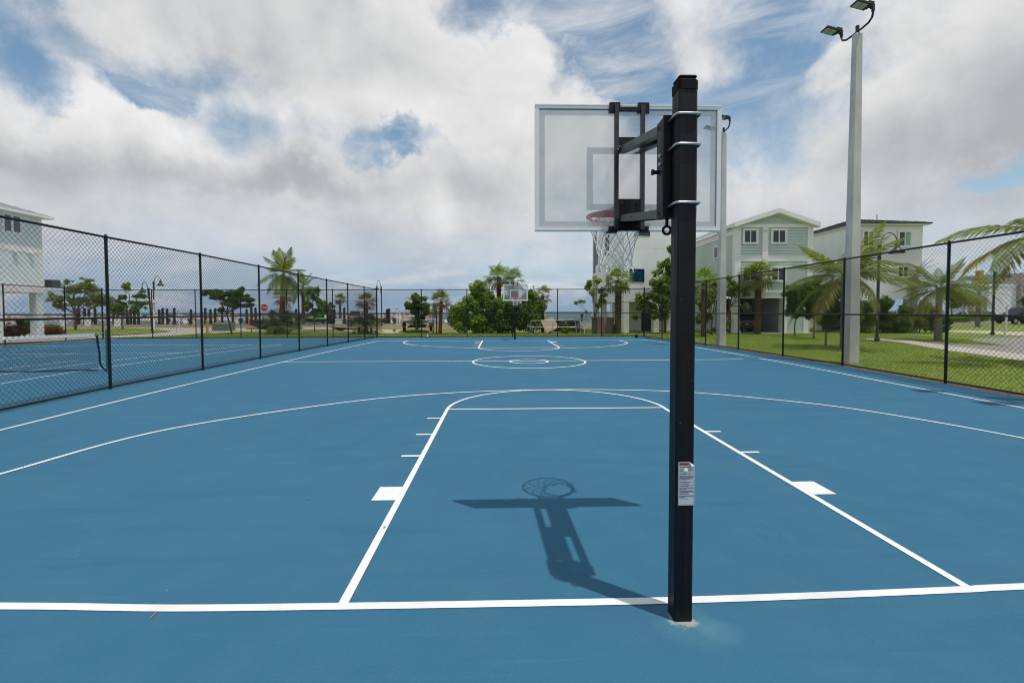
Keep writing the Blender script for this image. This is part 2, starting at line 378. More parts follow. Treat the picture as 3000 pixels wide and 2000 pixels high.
# ------------------------------------------------------------------ ground, court, roads, water
def court_material():
    mt = bpy.data.materials.new('court_blue'); mt.use_nodes = True; t = mt.node_tree; b = t.nodes['Principled BSDF']
    b.inputs['Roughness'].default_value = 0.80; b.inputs['Specular IOR Level'].default_value = 0.16
    tc = t.nodes.new('ShaderNodeTexCoord'); v = tc.outputs['Object']
    big = noise(t, v, 0.33, 6, 0.62); mid = noise(t, v, 2.2, 8, 0.66); fin = noise(t, v, 70, 6, 0.75)
    mp = t.nodes.new('ShaderNodeMapping'); mp.inputs['Rotation'].default_value = (0, 0, R(32)); mp.inputs['Scale'].default_value = (0.5, 3.0, 1); t.links.new(v, mp.inputs['Vector'])
    swp = noise(t, mp.outputs[0], 1.1, 7, 0.62)
    c = mixc(t, maprange(t, big.outputs['Fac'], 0.3, 0.7), (0.030, 0.124, 0.214), (0.035, 0.137, 0.231))
    c = mixc(t, maprange(t, mid.outputs['Fac'], 0.40, 0.72, 0, .6), c, (0.045, 0.150, 0.216))
    c = mixc(t, maprange(t, swp.outputs['Fac'], 0.50, 0.70, 0, .34), c, (0.019, 0.096, 0.176))
    c = mixc(t, maprange(t, fin.outputs['Fac'], 0.40, 0.66, 0, .42), c, (0.052, 0.160, 0.232))
    # pale worn patches of mineral stain round the foot of each hoop post
    wn = noise(t, v, 6.0, 8, 0.7)
    for (px, py, r, core) in STAINS:
        q = t.nodes.new('ShaderNodeVectorMath'); q.operation = 'DISTANCE'; t.links.new(v, q.inputs[0]); q.inputs[1].default_value = (px, py, 0)
        dd = math_(t, 'ADD', q.outputs['Value'], math_(t, 'MULTIPLY', math_(t, 'SUBTRACT', wn.outputs['Fac'], .5), r*1.5))
        c = mixc(t, maprange(t, dd, r*0.25, r*1.25, .17, 0), c, (0.17, 0.34, 0.38))
        c = mixc(t, maprange(t, dd, r*0.12, r*0.42, core, 0), c, (0.42, 0.42, 0.36))
    # small scattered pale flecks
    vo = t.nodes.new('ShaderNodeTexVoronoi'); vo.inputs['Scale'].default_value = 2.1; t.links.new(v, vo.inputs['Vector'])
    c = mixc(t, maprange(t, vo.outputs['Distance'], 0.006, 0.016, .4, 0), c, (0.30, 0.38, 0.40))
    # long faint scuffs and a few hairline cracks in the coating
    m3 = t.nodes.new('ShaderNodeMapping'); m3.inputs['Rotation'].default_value = (0, 0, R(-24)); m3.inputs['Scale'].default_value = (.35, 5.5, 1); t.links.new(v, m3.inputs['Vector'])
    sc_ = noise(t, m3.outputs[0], 2.4, 9, 0.7); c = mixc(t, maprange(t, sc_.outputs['Fac'], 0.56, 0.72, 0, .42), c, (0.062, 0.175, 0.24))
    cr = t.nodes.new('ShaderNodeTexVoronoi'); cr.feature = 'DISTANCE_TO_EDGE'; cr.inputs['Scale'].default_value = 0.16; wv = noise(t, v, 1.3, 6, .6)
    t.links.new(vmath(t, 'ADD', v, wv.outputs['Color']), cr.inputs['Vector']); c = mixc(t, math_(t, 'MULTIPLY', maprange(t, cr.outputs['Distance'], 0.0004, 0.0016, .28, 0), maprange(t, mid.outputs['Fac'], .45, .6)), c, (0.014, 0.07, 0.13))
    t.links.new(c, b.inputs['Base Color'])
    bp = t.nodes.new('ShaderNodeBump'); bp.inputs['Strength'].default_value = 0.12; bp.inputs['Distance'].default_value = 0.004
    t.links.new(fin.outputs['Fac'], bp.inputs['Height']); t.links.new(bp.outputs[0], b.inputs['Normal'])
    return mt
STAINS = [(0.02, -0.24, 0.17, .75), (0.16, -0.34, 0.12, 0.0)]
MAT['court_blue'] = court_material()
def ground_material(name, cols, scale, bump=.3):
    mt = bpy.data.materials.new(name); mt.use_nodes = True; t = mt.node_tree; b = t.nodes['Principled BSDF']
    b.inputs['Roughness'].default_value = 0.95; b.inputs['Specular IOR Level'].default_value = 0.1
    tc = t.nodes.new('ShaderNodeTexCoord'); v = tc.outputs['Object']
    n1 = noise(t, v, scale, 6, 0.6); n2 = noise(t, v, scale*5, 7, 0.7); n3 = noise(t, v, 28, 5, 0.7)
    c = mixc(t, maprange(t, n1.outputs['Fac'], 0.36, 0.64), cols[0], cols[1])
    c = mixc(t, maprange(t, n2.outputs['Fac'], 0.45, 0.70, 0, .8), c, cols[2])
    c = mixc(t, maprange(t, n3.outputs['Fac'], 0.35, 0.70, 0, .55), c, cols[3])
    t.links.new(c, b.inputs['Base Color'])
    bp = t.nodes.new('ShaderNodeBump'); bp.inputs['Strength'].default_value = bump; bp.inputs['Distance'].default_value = 0.04
    t.links.new(n3.outputs['Fac'], bp.inputs['Height']); t.links.new(bp.outputs[0], b.inputs['Normal'])
    MAT[name] = mt; return mt
ground_material('lawn', [(0.150, 0.230, 0.034), (0.215, 0.280, 0.055), (0.290, 0.250, 0.090), (0.090, 0.155, 0.020)], 0.22)
ground_material('dry_ground', [(0.22, 0.20, 0.085), (0.17, 0.19, 0.06), (0.42, 0.37, 0.27), (0.14, 0.13, 0.05)], 0.16)
ground_material('sand_road', [(0.44, 0.385, 0.33), (0.50, 0.44, 0.385), (0.40, 0.36, 0.31), (0.36, 0.32, 0.28)], 0.3, .1)
ground_material('sidewalk', [(0.47, 0.43, 0.37), (0.52, 0.475, 0.41), (0.42, 0.39, 0.34), (0.40, 0.37, 0.32)], 0.5, .1)
ground_material('asphalt_pale', [(0.26, 0.25, 0.24), (0.30, 0.28, 0.265), (0.22, 0.21, 0.21), (0.24, 0.23, 0.22)], 0.4, .15)
ground_material('mulch', [(0.21, 0.105, 0.045), (0.27, 0.15, 0.075), (0.34, 0.24, 0.13), (0.10, 0.05, 0.022)], 1.6, .6)
def water_material():
    mt = bpy.data.materials.new('sea_water'); mt.use_nodes = True; t = mt.node_tree; b = t.nodes['Principled BSDF']
    b.inputs['Roughness'].default_value = 0.55; b.inputs['Specular IOR Level'].default_value = 0.08
    tc = t.nodes.new('ShaderNodeTexCoord'); v = tc.outputs['Object']
    n0 = noise(t, v, 0.012, 4, 0.5)
    c = mixc(t, maprange(t, n0.outputs['Fac'], .35, .65), (0.050, 0.112, 0.125), (0.072, 0.140, 0.150)); t.links.new(c, b.inputs['Base Color'])
    n = noise(t, v, 0.9, 8, 0.65); bp = t.nodes.new('ShaderNodeBump'); bp.inputs['Strength'].default_value = 0.9; bp.inputs['Distance'].default_value = 0.35
    t.links.new(n.outputs['Fac'], bp.inputs['Height']); t.links.new(bp.outputs[0], b.inputs['Normal'])
    MAT['sea_water'] = mt; return mt
water_material()
COAST = 60.0
# fence lines (posts)
FL = [(-8.85, -1.70), (-8.90, 1.30), (-8.98, 4.30), (-9.17, 7.32), (-9.22, 10.42), (-9.21, 13.49), (-9.18, 16.50), (-9.06, 19.26), (-8.90, 21.75), (-8.78, 24.27), (-8.64, 26.43)]
FR = [(8.62, -1.80), (8.66, 1.25), (8.72, 4.20), (8.90, 7.27), (9.08, 10.55), (9.04, 13.31), (8.96, 16.18), (8.82, 18.9), (8.60, 21.13), (8.38, 23.5), (8.17, 26.12)]
FF = [(-5.85, 26.42), (-3.0, 26.44), (-0.12, 26.40), (2.72, 26.32), (5.49, 26.20)]
FT_ = [(-25.35, 26.30), (-22.37, 26.33), (-19.85, 26.5), (-17.1, 26.52), (-14.22, 26.46), (-11.36, 26.40)]
FW = [(-25.75, 14.6), (-25.72, 17.8), (-25.66, 21.0), (-25.55, 24.1)]
bx = FR+[]; 
ground = MB().bb(-420, 420, -260, COAST, -1.6, -0.06).build('ground', M('dry_ground'), kind='structure')
lawn_polys = [[(8.98, -20), (90, -20), (90, 42), (30, 43), (15, 41), (5, 37), (-4, 33.3), (-9, 33.1), (-14, 31.6), (-20.6, 29.4), (-24, 27.1), (-25.9, 26.75), (-8.9, 26.75), (8.35, 26.42)]]
lw = MB()
rp = [(8.95, -20)]+[(x+0.22, y) for x, y in FR[1:-1]]+[(8.42, 26.42)]
lw.add([(x, y, -0.035) for x, y in rp+[(8.42, 44), (90, 46), (90, -20)]], [tuple(range(len(rp)+3))][0:1] and [tuple(range(len(rp)+2, -1, -1))])
lw.build('lawn', M('lawn'), kind='structure')
fl = [(8.42, 26.62), (-8.5, 26.80), (-25.4, 26.75)] + [tuple(G(u, v)[:2]) for u, v in ((310, 986.5), (450, 986.2), (600, 976.5), (760, 969.5), (900, 972), (1000, 973), (1108, 976), (1250, 974), (1400, 976), (1700, 974))] + [(8.42, 34.0)]
MB().add([(x, y, -0.030) for x, y in fl], [tuple(range(len(fl)-1, -1, -1))]).build('grass_verge', M('lawn'), kind='structure')
isl = [G(u, v)[:2] for u, v in ((150, 964), (300, 962.6), (440, 963.6), (502, 970.3), (440, 976.5), (330, 982), (200, 985.5), (150, 986))]
MB().add([(x, y, 0.03) for x, y in isl], [tuple(range(len(isl)-1, -1, -1))]).build('grass_island', M('lawn'), kind='structure')
def sheet(name, px, z, m_): 
    P = [G(u, v)[:2] for u, v in px]; a = sum(P[i-1][0]*P[i][1]-P[i][0]*P[i-1][1] for i in range(len(P)))
    idx = tuple(range(len(P))) if a > 0 else tuple(range(len(P)-1, -1, -1))
    return MB().add([(p[0], p[1], z) for p in P], [idx]).build(name, M(m_), kind='structure')
sheet('road', [(-60, 1009), (0, 1003.5), (150, 997.5), (240, 992.5), (320, 988.6), (450, 985.5), (600, 976.5), (700, 971.5), (772, 968), (772, 960.6), (600, 959.5), (300, 960.3), (150, 960.0), (-60, 960.0)], -0.018, 'sand_road')
sheet('gravel_drive', [(1060, 976.5), (1108, 975.5), (1185, 975.2), (1190, 965), (1108, 963.8), (960, 964.5), (800, 962), (800, 957.5), (960, 957), (1040, 958.5), (1000, 968)], -0.020, 'sand_road')
sheet('pavement', [(2535, 990.4), (2600, 991.3), (2650, 994.3), (2690, 998.8), (2772, 1011.5), (2860, 1019.5), (3000, 1036.5), (3200, 1064), (3200, 1095), (3000, 1055.5), (2860, 1036), (2772, 1024.5), (2690, 1010.5), (2640, 1002), (2590, 996.4), (2540, 992.6)], -0.014, 'sidewalk')
sheet('cul_de_sac', [(2690, 998.6), (2772, 1005.8), (2860, 1008.3), (2968, 1013.2), (2900, 1003.5), (2862, 999), (2845, 995), (2856, 990.6), (2900, 988.3), (3000, 985.8), (3300, 985), (3300, 1077), (3200, 1063.6), (3000, 1036.2), (2860, 1019.2), (2772, 1011.2)], -0.020, 'asphalt_pale')
sheet('far_pavement', [(2772, 966), (2900, 968), (3000, 972), (3200, 976), (3200, 985), (2992, 982.4), (2900, 976.4), (2775, 971.2)], -0.013, 'sidewalk')
sheet('far_kerb', [(2772, 942.4), (2920, 942), (3200, 944), (3200, 946.4), (2920, 944.8), (2772, 945.2)], -0.010, 'sidewalk')
sea = MB().quad((-9000, COAST-6, -0.95), (9000, COAST-6, -0.95), (9000, 9000, -0.95), (-9000, 9000, -0.95)).build('sea', M('sea_water'), kind='structure')
MB().bb(-140, 40, COAST, COAST+0.5, -1.6, 0.02).build('seawall', mat('seawall_concrete', (0.36, 0.34, 0.31), .9, .2, var=.2, vscale=1.5), kind='structure')
# the court: one coated slab, its markings children of it
cp = [(-25.45, -14), (8.45, -14)]+[(x-0.05, y) for x, y in FR[:-1]]+[(8.14, 26.08)]+[(x, y-.06) for x, y in reversed(FF)]+[(-8.64, 26.36)]+[(x, y-.06) for x, y in reversed(FT_[1:])]+[(-25.3, 26.2)]+[(x+.06, y) for x, y in reversed(FW)]
court = MB().extr(cp, -0.15, 0.0).build('sports_court', M('court_blue'), kind='structure')
def line(name, P, w=0.055, z=0.004): return ribbon(P, w, z).build(name, M('white_line'), parent=court)
LX0, LX1, FTY = -1.829, 1.829, 4.985
g = lambda *pp: [G(u, v)[:2] for u, v in pp]
line('baseline', catmull([(-7.72, .09), (-5.6, .035)]+g((0, 1775.5), (500, 1781.5), (1004, 1776), (1500, 1768), (1960, 1759), (2400, 1744.5), (2820, 1727), (3000, 1718))+[(4.2, .04), (7.55, .03)]), .058)
line('lane_line', [(-1.805, -.055), (-1.805, FTY)], .055, .0045); line('lane_line', [(1.775, -.005), (1.79, FTY)], .055, .0045)
line('free_throw_line', [(LX0+.03, FTY), (LX1-.03, FTY-.0)], .05, .0045)
ft = [(1.805*math.cos(a), FTY+1.805*math.sin(a)*1.0) for a in np.linspace(0, math.pi, 40)]
line('free_throw_circle', ft, .052, .005)
arc = g((-700, 1440), (-350, 1428), (0, 1389), (506, 1255), (1020, 1177.5), (1314, 1151.5), (1633, 1141.5), (1971, 1146.5), (2296, 1173.5), (2551, 1205.5), (3000, 1284), (3330, 1345), (3600, 1390))
arc[0] = (-6.02, -0.03); arc[1] = (-6.05, 1.0); arc[-1] = (5.9, -0.03); arc[-2] = (5.88, 1.3)
line('three_point_line', catmull(arc, 8), .052, .0055)
sideL = [(-7.72, -0.03), (-7.76, 2.0), (-7.81, 3.9), (-7.88, 5.6), (-7.94, 8.5), (-7.95, 12.5), (-7.86, 18.0)]+[tuple(G(1110, 998.3)[:2])]
sideR = [(7.55, -0.03), (7.60, 2.0), (7.67, 4.7), (7.74, 7.25), (7.90, 12.44), (7.75, 17.5)]+[tuple(G(1895.6, 996)[:2])]
line('sideline', catmull(sideL), .055, .0042); line('sideline', catmull(sideR), .055, .0042)
line('midcourt_line', catmull(g((829, 1060), (1150, 1058.6), (1550, 1057.3), (1900, 1054.8), (2245, 1052))), .066, .0047)
cc = np.array(G(1549.5, 1058.6)[:2]); line('centre_circle', [cc+1.80*np.array([math.cos(a), math.sin(a)]) for a in np.linspace(0, 2*math.pi, 73)], .062, .0052)
line('centre_spot_circle', [cc+0.61*np.array([math.cos(a), math.sin(a)]) for a in np.linspace(0, 2*math.pi, 41)], .062, .0052)
line('baseline', catmull(g((1110, 998.3), (1300, 998.2), (1500, 997.6), (1700, 996.8), (1895.6, 996))), .085, .0042)
fbY = G(1510, 997.4)[1]; fcx = G(1509, 997.4)[0]
line('lane_line', [(fcx-1.80, fbY), (fcx-1.80, fbY-4.97)], .072, .0046); line('lane_line', [(fcx+1.80, fbY), (fcx+1.80, fbY-4.97)], .072, .0046)
line('free_throw_line', [(fcx-1.77, fbY-4.97), (fcx+1.77, fbY-4.97)], .066, .0050)
line('free_throw_circle', [(fcx+1.80*math.cos(a), fbY-4.97-1.80*math.sin(a)) for a in np.linspace(0, math.pi, 40)], .068, .0054)
fa = g((1197, 997.6), (1184.5, 1002), (1186, 1006), (1215, 1011), (1290, 1016), (1400, 1020), (1500, 1021), (1620, 1020.5), (1730, 1017.5), (1800, 1013), (1834, 1007), (1835, 1002.5), (1812, 997))
line('three_point_line', catmull(fa, 8), .072, .0058)
for sgn, cx in ((-1, -1.805), (1, 1.78)):
    for y0, y1, ln in ((1.34, 1.64, .205), (2.52, 2.57, .205), (3.42, 3.47, .205), (4.335, 4.385, .205)):
        xa = cx+sgn*.028; MB().quad(*[(x, y, .0049) for x, y in ((xa, y0), (xa+sgn*ln, y0), (xa+sgn*ln, y1), (xa, y1))][::sgn]).build('lane_block' if y1-y0 > .2 else 'lane_mark', M('white_line'), parent=court)
    for y0, y1 in ((1.34, 1.64), (2.52, 2.57), (3.42, 3.47), (4.335, 4.385)):
        xa = fcx+sgn*1.828; MB().quad(*[(x, fbY-y, .0049) for x, y in ((xa, y0), (xa+sgn*.3, y0), (xa+sgn*.3, y1), (xa, y1))][::-sgn]).build('lane_mark', M('white_line'), parent=court)
# tennis court lines
line('tennis_doubles_sideline', catmull(g((-500, 1210), (0, 1124.5), (293, 1078.5), (600, 1037.7), (828, 1009))), .05)
line('tennis_singles_sideline', catmull(g((-400, 1155), (25, 1095), (293, 1060.7), (589, 1026.8), (744, 1009.2))), .05)
line('tennis_baseline', catmull(g((60, 1014.5), (216, 1011.7), (440, 1010.6), (589, 1010.2), (828, 1009.2))), .07, .0046)
line('tennis_service_line', catmull(g((0, 1037.7), (293, 1035.5), (535, 1033.9))), .05, .0046)
line('tennis_centre_line', g((0, 1053.8), (217, 1035.2)), .05, .005)
line('tennis_singles_sideline', g((0, 1031.4), (242, 1012.2)), .05, .0043); line('tennis_doubles_sideline', g((0, 1024.2), (176, 1012.4)), .05, .0043)
line('tennis_centre_line', g((-200, 1092), (0, 1081.5), (230, 1055.8)), .05, .0051)
line('tennis_service_line', [(-21.5, 3.3), (-13.8, 3.3)], .05, .0046)

# mulch strip with dead leaves under the right fence
rib = ribbon([(x+.12, y) for x, y in FR], .34, -0.018); rib.build('mulch_strip', M('mulch'), kind='structure')
# ------------------------------------------------------------------ chain-link fences
def wires(mb, p0, p1, z0, h0, h1, phase, pitch=0.100, r=0.0034, prong=0.035):
    p0 = np.array(p0, float); p1 = np.array(p1, float); L = np.linalg.norm(p1-p0); t = (p1-p0)/L; nn = np.array([-t[1], t[0]])
    hmax = max(h0, h1)+prong
    for sg in (1, -1):
        off = sg*0.0025
        lo, hi = (-hmax, L) if sg > 0 else (0, L+hmax)
        k0 = math.ceil((lo+phase)/pitch); k1 = math.floor((hi+phase)/pitch)
        for k in range(k0, k1+1):
            c = k*pitch-phase                      # sg>0: s = c+z ; sg<0: s = c-z
            if sg > 0: za = max(z0, -c); zb = min(hmax, L-c)
            else: za = max(z0, c-L); zb = min(hmax, c)
            # clip against the sloping top
            def top(z): s_ = c+sg*z; return h0+(h1-h0)*s_/L+prong
            if zb > top(zb): zb = top(zb)
            if zb-za < 0.02: continue
            A = np.array([*(p0+t*(c+sg*za)+nn*off), za]); B = np.array([*(p0+t*(c+sg*zb)+nn*off), zb])
            d = np.array([t[0]*sg, t[1]*sg, 1.0]); d /= np.linalg.norm(d)
            u = np.array([nn[0], nn[1], 0]); w = np.cross(d, u); o = mb.n
            for P in (A, B):
                for a in (0, 2.0944, 4.18879): mb.v.append(tuple(P+r*(math.cos(a)*u+math.sin(a)*w)))
            mb.n += 6
            mb.f += [(o, o+1, o+4, o+3), (o+1, o+2, o+5, o+4), (o+2, o, o+3, o+5)]
def fence(name, label, pts, hs, group=None, ends=(True, True), thick=0.030, end_r=0.043, knuckles=0.0):
    base = pts[0]; T = thing(name, label, 'fence', (base[0], base[1], 0), 0, group)
    L = [(x-base[0], y-base[1]) for x, y in pts]
    for i, (x, y) in enumerate(L):
        e = (i == 0 and ends[0]) or (i == len(L)-1 and ends[1])
        if (i == 0 and not ends[0]) or (i == len(L)-1 and not ends[1]): continue
        r = end_r if e else thick; h = hs[i]+(.09 if e else .012)
        mb = MB().tube([(x, y, -.12), (x, y, h)], r, 10)
        mb.lathe([(r*1.12, 0), (r*1.12, .012), (r*.8, .035), (r*.25, .05)], 10, (x, y, h))
        mb.lathe([(r*1.18, 0), (r*1.18, .03)], 10, (x, y, 1.50)); mb.lathe([(r*1.18, 0), (r*1.18, .03)], 10, (x, y, hs[i]-.06))
        mb.build('post', M('black_vinyl'), T, smooth=False)
    MB().tube([(x, y, h) for (x, y), h in zip(L, hs)], .0225, 8).build('top_rail', M('black_vinyl'), T)
    MB().tube([(x, y, 1.50) for (x, y) in L], .0215, 8).build('middle_rail', M('black_vinyl'), T)
    MB().tube([(x, y, .045) for (x, y) in L], .0205, 8).build('bottom_rail', M('black_vinyl'), T)
    ph = 0.0
    for i in range(len(L)-1):
        mb = MB(); wires(mb, L[i], L[i+1], .03, hs[i], hs[i+1], ph, prong=.03)
        ph += math.dist(L[i], L[i+1]); ph %= 0.1
        mb.build('chain_mesh', M('black_vinyl'), T)
    return T
hl = [3.17, 3.17, 3.17, 3.19, 3.21, 3.19, 3.16, 3.12, 3.08, 3.05, 3.02]
fence('chain_link_fence', 'black chain-link fence dividing the tennis court from the basketball court', FL, hl, ends=(False, True))
fence('chain_link_fence', 'black chain-link fence along the right side of the basketball court before the lawn', FR, [3.04, 3.04, 3.05, 3.08, 3.10, 3.08, 3.06, 3.04, 3.02, 3.0, 2.98], ends=(False, True))
fence('chain_link_fence', 'black chain-link fence closing the far end of both courts', FT_+[(-8.64, 26.43)]+FF+[(8.17, 26.12)], [3.0]*13, ends=(True, False))
fence('chain_link_fence', 'black chain-link fence on the outer left side of the tennis court', FW+[FT_[0]], [3.06, 3.05, 3.03, 3.01, 3.0], ends=(False, False))

# ------------------------------------------------------------------ tennis net
TN = thing('tennis_net', 'tennis net with white top band hung from a green post', 'tennis net', (-11.63, 10.22, 0))
mb = MB().tube([(0, 0, -.1), (0, 0, 1.10)], .045, 12); mb.lathe([(.05, 0), (.05, .02), (.03, .045)], 12, (0, 0, 1.10)); mb.build('net_post', mat('green_post', (.01, .16, .11), .4, .5), TN)
MB().tube([(-12.8, 0, -.1), (-12.8, 0, 1.10)], .045, 12).build('net_post', M('green_post'), TN)
def nz(s): return 1.07-0.155*(1-((s-6.4)/6.4)**2)
S = np.linspace(.30, 12.5, 62)
mb = MB()
for i in range(len(S)-1):
    a, b = S[i], S[i+1]
    for y in (-.034, .034): mb.quad((-a, y, nz(a)), (-b, y, nz(b)), (-b, y, nz(b)-.085), (-a, y, nz(a)-.085))
    mb.quad((-a, -.034, nz(a)), (-a, .034, nz(a)), (-b, .034, nz(b)), (-b, -.034, nz(b)))
mb.build('top_band', mat('net_tape', (.9, .9, .89), .8, .2), TN)
MB().tube([(-.05, 0, 1.06), (-.3, 0, 1.05)], .006, 5).build('cable', M('galv'), TN)
mb = MB()
for s in np.arange(.30, 12.5, .055): mb.tube([(-s, 0, nz(s)-.07), (-s, .02, .05 if s > .6 else .07)], .0026, 3, caps=False)
for k in range(18):
    f = (k+1)/19
    mb.tube([(-s, .02*(1-f), .05+(nz(s)-.12)*f) for s in S], .0026, 3, caps=False)
mb.build('net_mesh', M('black_vinyl'), TN)
mb = MB()
mb.tube([(-.27, 0, 1.0), (-.26, .005, .75), (-.23, .01, .5), (-.24, .015, .28), (-.18, .02, .12), (-.06, .02, .03)], .024, 6)
mb.tube([(-s, .02, .035+.02*math.sin(s*2)) for s in S[::3]], .016, 5)
mb.build('edge_band', M('black_vinyl'), TN)

# ------------------------------------------------------------------ basketball hoops (local +Y is towards the court)
glassm = glass_mat('board_glass', (0.96, 0.975, 0.975), 0.20)
bandm = film_mat('board_print', (0.90, 0.91, 0.90), 0.62, .75); band_far = film_mat('board_print_front', (0.90, 0.91, 0.90), 0.92, .1)
targetm = film_mat('target_print', (0.90, 0.91, 0.90), 0.70, .72)
def rounded_post(mb, hw, z0, z1, r=.010): mb.bbox((0, 0, (z0+z1)/2), (hw*2, hw*2, z1-z0), r)
def make_hoop(loc, rz, label, sticker=True):
    T = thing('basketball_hoop', label, 'basketball hoop', loc, rz, 'basketball hoops facing each other')
    bp = M('black_powder'); HW = .0485
    mb = MB(); rounded_post(mb, HW, -.3, 2.735, .008); mb.build('post', bp, T)
    mb = MB(); rounded_post(mb, .0518, 2.705, 2.778, .014); mb.bbox((0, 0, 2.783), (.094, .094, .016), .007); mb.build('post_cap', M('rubber'), T)
    # bracket: channel on the court face of the post
    mb = MB(); mb.bb(-.089, .089, .0505, .0585, 2.10, 2.63)
    for s in (-1, 1): mb.bb(*sorted((s*.089, s*.083)), .0585, .150, 2.11, 2.62)
    mb.bb(-.084, .084, .0590, .140, 2.611, 2.619); mb.bb(-.084, .084, .0590, .140, 2.112, 2.120)
    mb.build('mounting_bracket', bp, T)
    mb = MB()
    for z in (2.43, 2.385): mb.lathe([(.012, 0), (.012, .009), (.005, .016)], 6); mb.v[-18:] = [(-.089-p[2], .085+p[0], z+p[1]) for p in mb.v[-18:]]
    mb.build('bolt', M('galv'), T)
    mb = MB().tube([(-.089, .135, 2.36), (-.112, .135, 2.36)], .011, 8).tube([(-.112, .135, 2.36), (-.122, .135, 2.36)], .016, 8); mb.build('locking_knob', bp, T)
    mb = MB(); n = 14
    mb.tube([(-.055, .085+.0*k, 2.060+.0) for k in (0,)]+[(-.055, .085, 2.105)], .009, 8)
    mb.tube([(-.055+.021*math.cos(a), .085, 2.040+.021*math.sin(a)) for a in np.linspace(0, 2*math.pi, n, endpoint=False)], .0075, 7, closed=True)
    mb.build('height_screw_eye', bp, T, smooth=True)
    for z in (2.595, 2.445, 2.155):
        mb = MB().tube([(-.062, .060, z), (-.062, -.040, z), (-.058, -.053, z), (-.045, -.0575, z), (.045, -.0575, z), (.058, -.053, z), (.062, -.040, z), (.062, .060, z)], .0068, 8)
        mb.build('u_bolt', M('galv'), T, smooth=True)
    BY = 1.035                                             # board plane
    for s in (-1, 1):
        x = s*.0955
        for (za, zb) in ((2.585, 2.775), (2.135, 2.285)):
            A = Vector((x-s*.018, .115, za)); B = Vector((x-s*.018, BY-.045, zb)); d = (B-A); ln = d.length; ang = math.atan2(d.z, d.y)
            arm = MB(); rot = Matrix.Rotation(ang, 3, 'X')
            arm.box((A+B)/2, (.005, ln+.03, .046), rot=rot)
            for q in (1, -1): arm.box((A+B)/2+rot @ Vector((-s*.024, 0, q*.0205)), (.043, ln+.03, .005), rot=rot)
            for yy in (.62, .67):
                c = A.lerp(B, yy)+Vector((s*.004, 0, 0)); arm.tube([c, c+Vector((s*.002, 0, 0))], .005, 6)
            arm.build('arm', M('arm_steel_lit'), T)
            for Pp in (A, B): MB().tube([Pp+Vector((s*.003, 0, 0)), Pp+Vector((s*.014, 0, 0))], .012, 6).build('bolt', M('rust') if Pp is A else bp, T)
        mb = MB(); mb.bb(x-.0145, x+.0145, BY-.052, BY-.021, 2.205, 3.10)
        for zz in (2.55, 2.95): mb.tube([(x-s*.0, BY-.0525, zz), (x, BY-.0545, zz)], .005, 6)
        mb.build('support_channel', M('arm_steel_lit'), T)
        mb = MB(); mb.bb(*sorted((x-s*.03, x+s*.047)), BY-.030, BY+.022, 3.062, 3.124); mb.bb(*sorted((x-s*.0, x+s*.05)), BY-.032, BY-.022, 3.045, 3.118); mb.build('top_clip', bp, T)
        mb = MB(); mb.bb(*sorted((x-s*.03, x+s*.052)), BY-.034, BY-.019, 2.196, 2.232); mb.bb(*sorted((x-s*.01, x+s*.056)), BY-.036, BY+.020, 2.186, 2.197); mb.build('bottom_clip', bp, T)
        MB().tube([(x+s*.040, BY-.036, 2.214), (x+s*.040, BY-.044, 2.214)], .010, 6).build('bolt', M('rust'), T)
    for y0, y1, za, zb in ((.15, .60, 2.585, 2.775), (.52, .985, 2.135, 2.285)):     # plates added between the paired arms, in their plane, to fill the cast shadow
        sl_ = (zb-za)/(BY-.16); f_ = lambda y: za+sl_*(y-.115)
        MB().extx([(y0, f_(y0)-.003), (y1, f_(y1)-.003), (y1, f_(y1)+.003), (y0, f_(y0)+.003)], -.068, .068).build('arm_shadow_plate', bp, T)
    MB().bb(-.080, .080, BY-.047, BY-.028, 2.812, 2.868).build('cross_brace', bp, T)
    MB().bb(-.080, .080, BY-.047, BY-.028, 3.056, 3.084).build('cross_brace', bp, T)
    mb = MB(); mb.bb(-.081, .081, BY-.050, BY-.018, 2.212, 2.425); mb.bb(-.135, .135, BY-.040, BY+.0, 2.2, 2.2085)
    mb.build('mounting_plate', bp, T)
    for x in (-.055, .055):
        for z in (2.39, 2.255): MB().tube([(x, BY-.050, z), (x, BY-.060, z)], .011, 6).build('bolt', bp, T)
    # backboard
    w, h, zc = 1.372, .914, 2.656; z0, z1 = zc-h/2, zc+h/2; fw = .031
    fr = MB()
    def mitre(ax, s):
        if ax == 'h':
            zo, zi = (z0, z0+fw) if s < 0 else (z1, z1-fw)
            P = [(-w/2, zo), (w/2, zo), (w/2-fw, zi), (-w/2+fw, zi)]
        else:
            xo, xi = s*w/2, s*(w/2-fw); P = [(xo, z0), (xo, z1), (xi, z1-fw), (xi, z0+fw)]
        fr.exty(P, BY-.017, BY+.017)
    for a, s in (('h', -1), ('h', 1), ('v', -1), ('v', 1)): mitre(a, s)
    for s in (-1, 1): fr.bb(-w/2+.002, w/2-.002, BY-.021, BY-.0172, *sorted((zc+s*(h/2-.004), zc+s*(h/2-.010))))
    board = fr.build('backboard_frame', M('alu'), T)
    MB().bb(-w/2+fw-.006, w/2-fw+.006, BY-.006, BY+.006, z0+fw-.006, z1-fw+.006).build('glass_panel', glassm, board)
    def ringfilm(name, x0, x1, za, zb, t, m_):
        q = MB(); y0 = BY+.0066
        for a, b, c, d in ((x0, x1, zb-t, zb), (x0, x1, za, za+t), (x0, x0+t, za+t, zb-t), (x1-t, x1, za+t, zb-t)): q.quad((b, y0, c), (a, y0, c), (a, y0, d), (b, y0, d))
        q.build(name, m_, board)
    ringfilm('border_line', -w/2+fw, w/2-fw, z0+fw, z1-fw, .042, bandm if sticker else band_far)
    ringfilm('target_square', -.305, .305, 2.353, 2.81, .047, targetm if sticker else band_far)
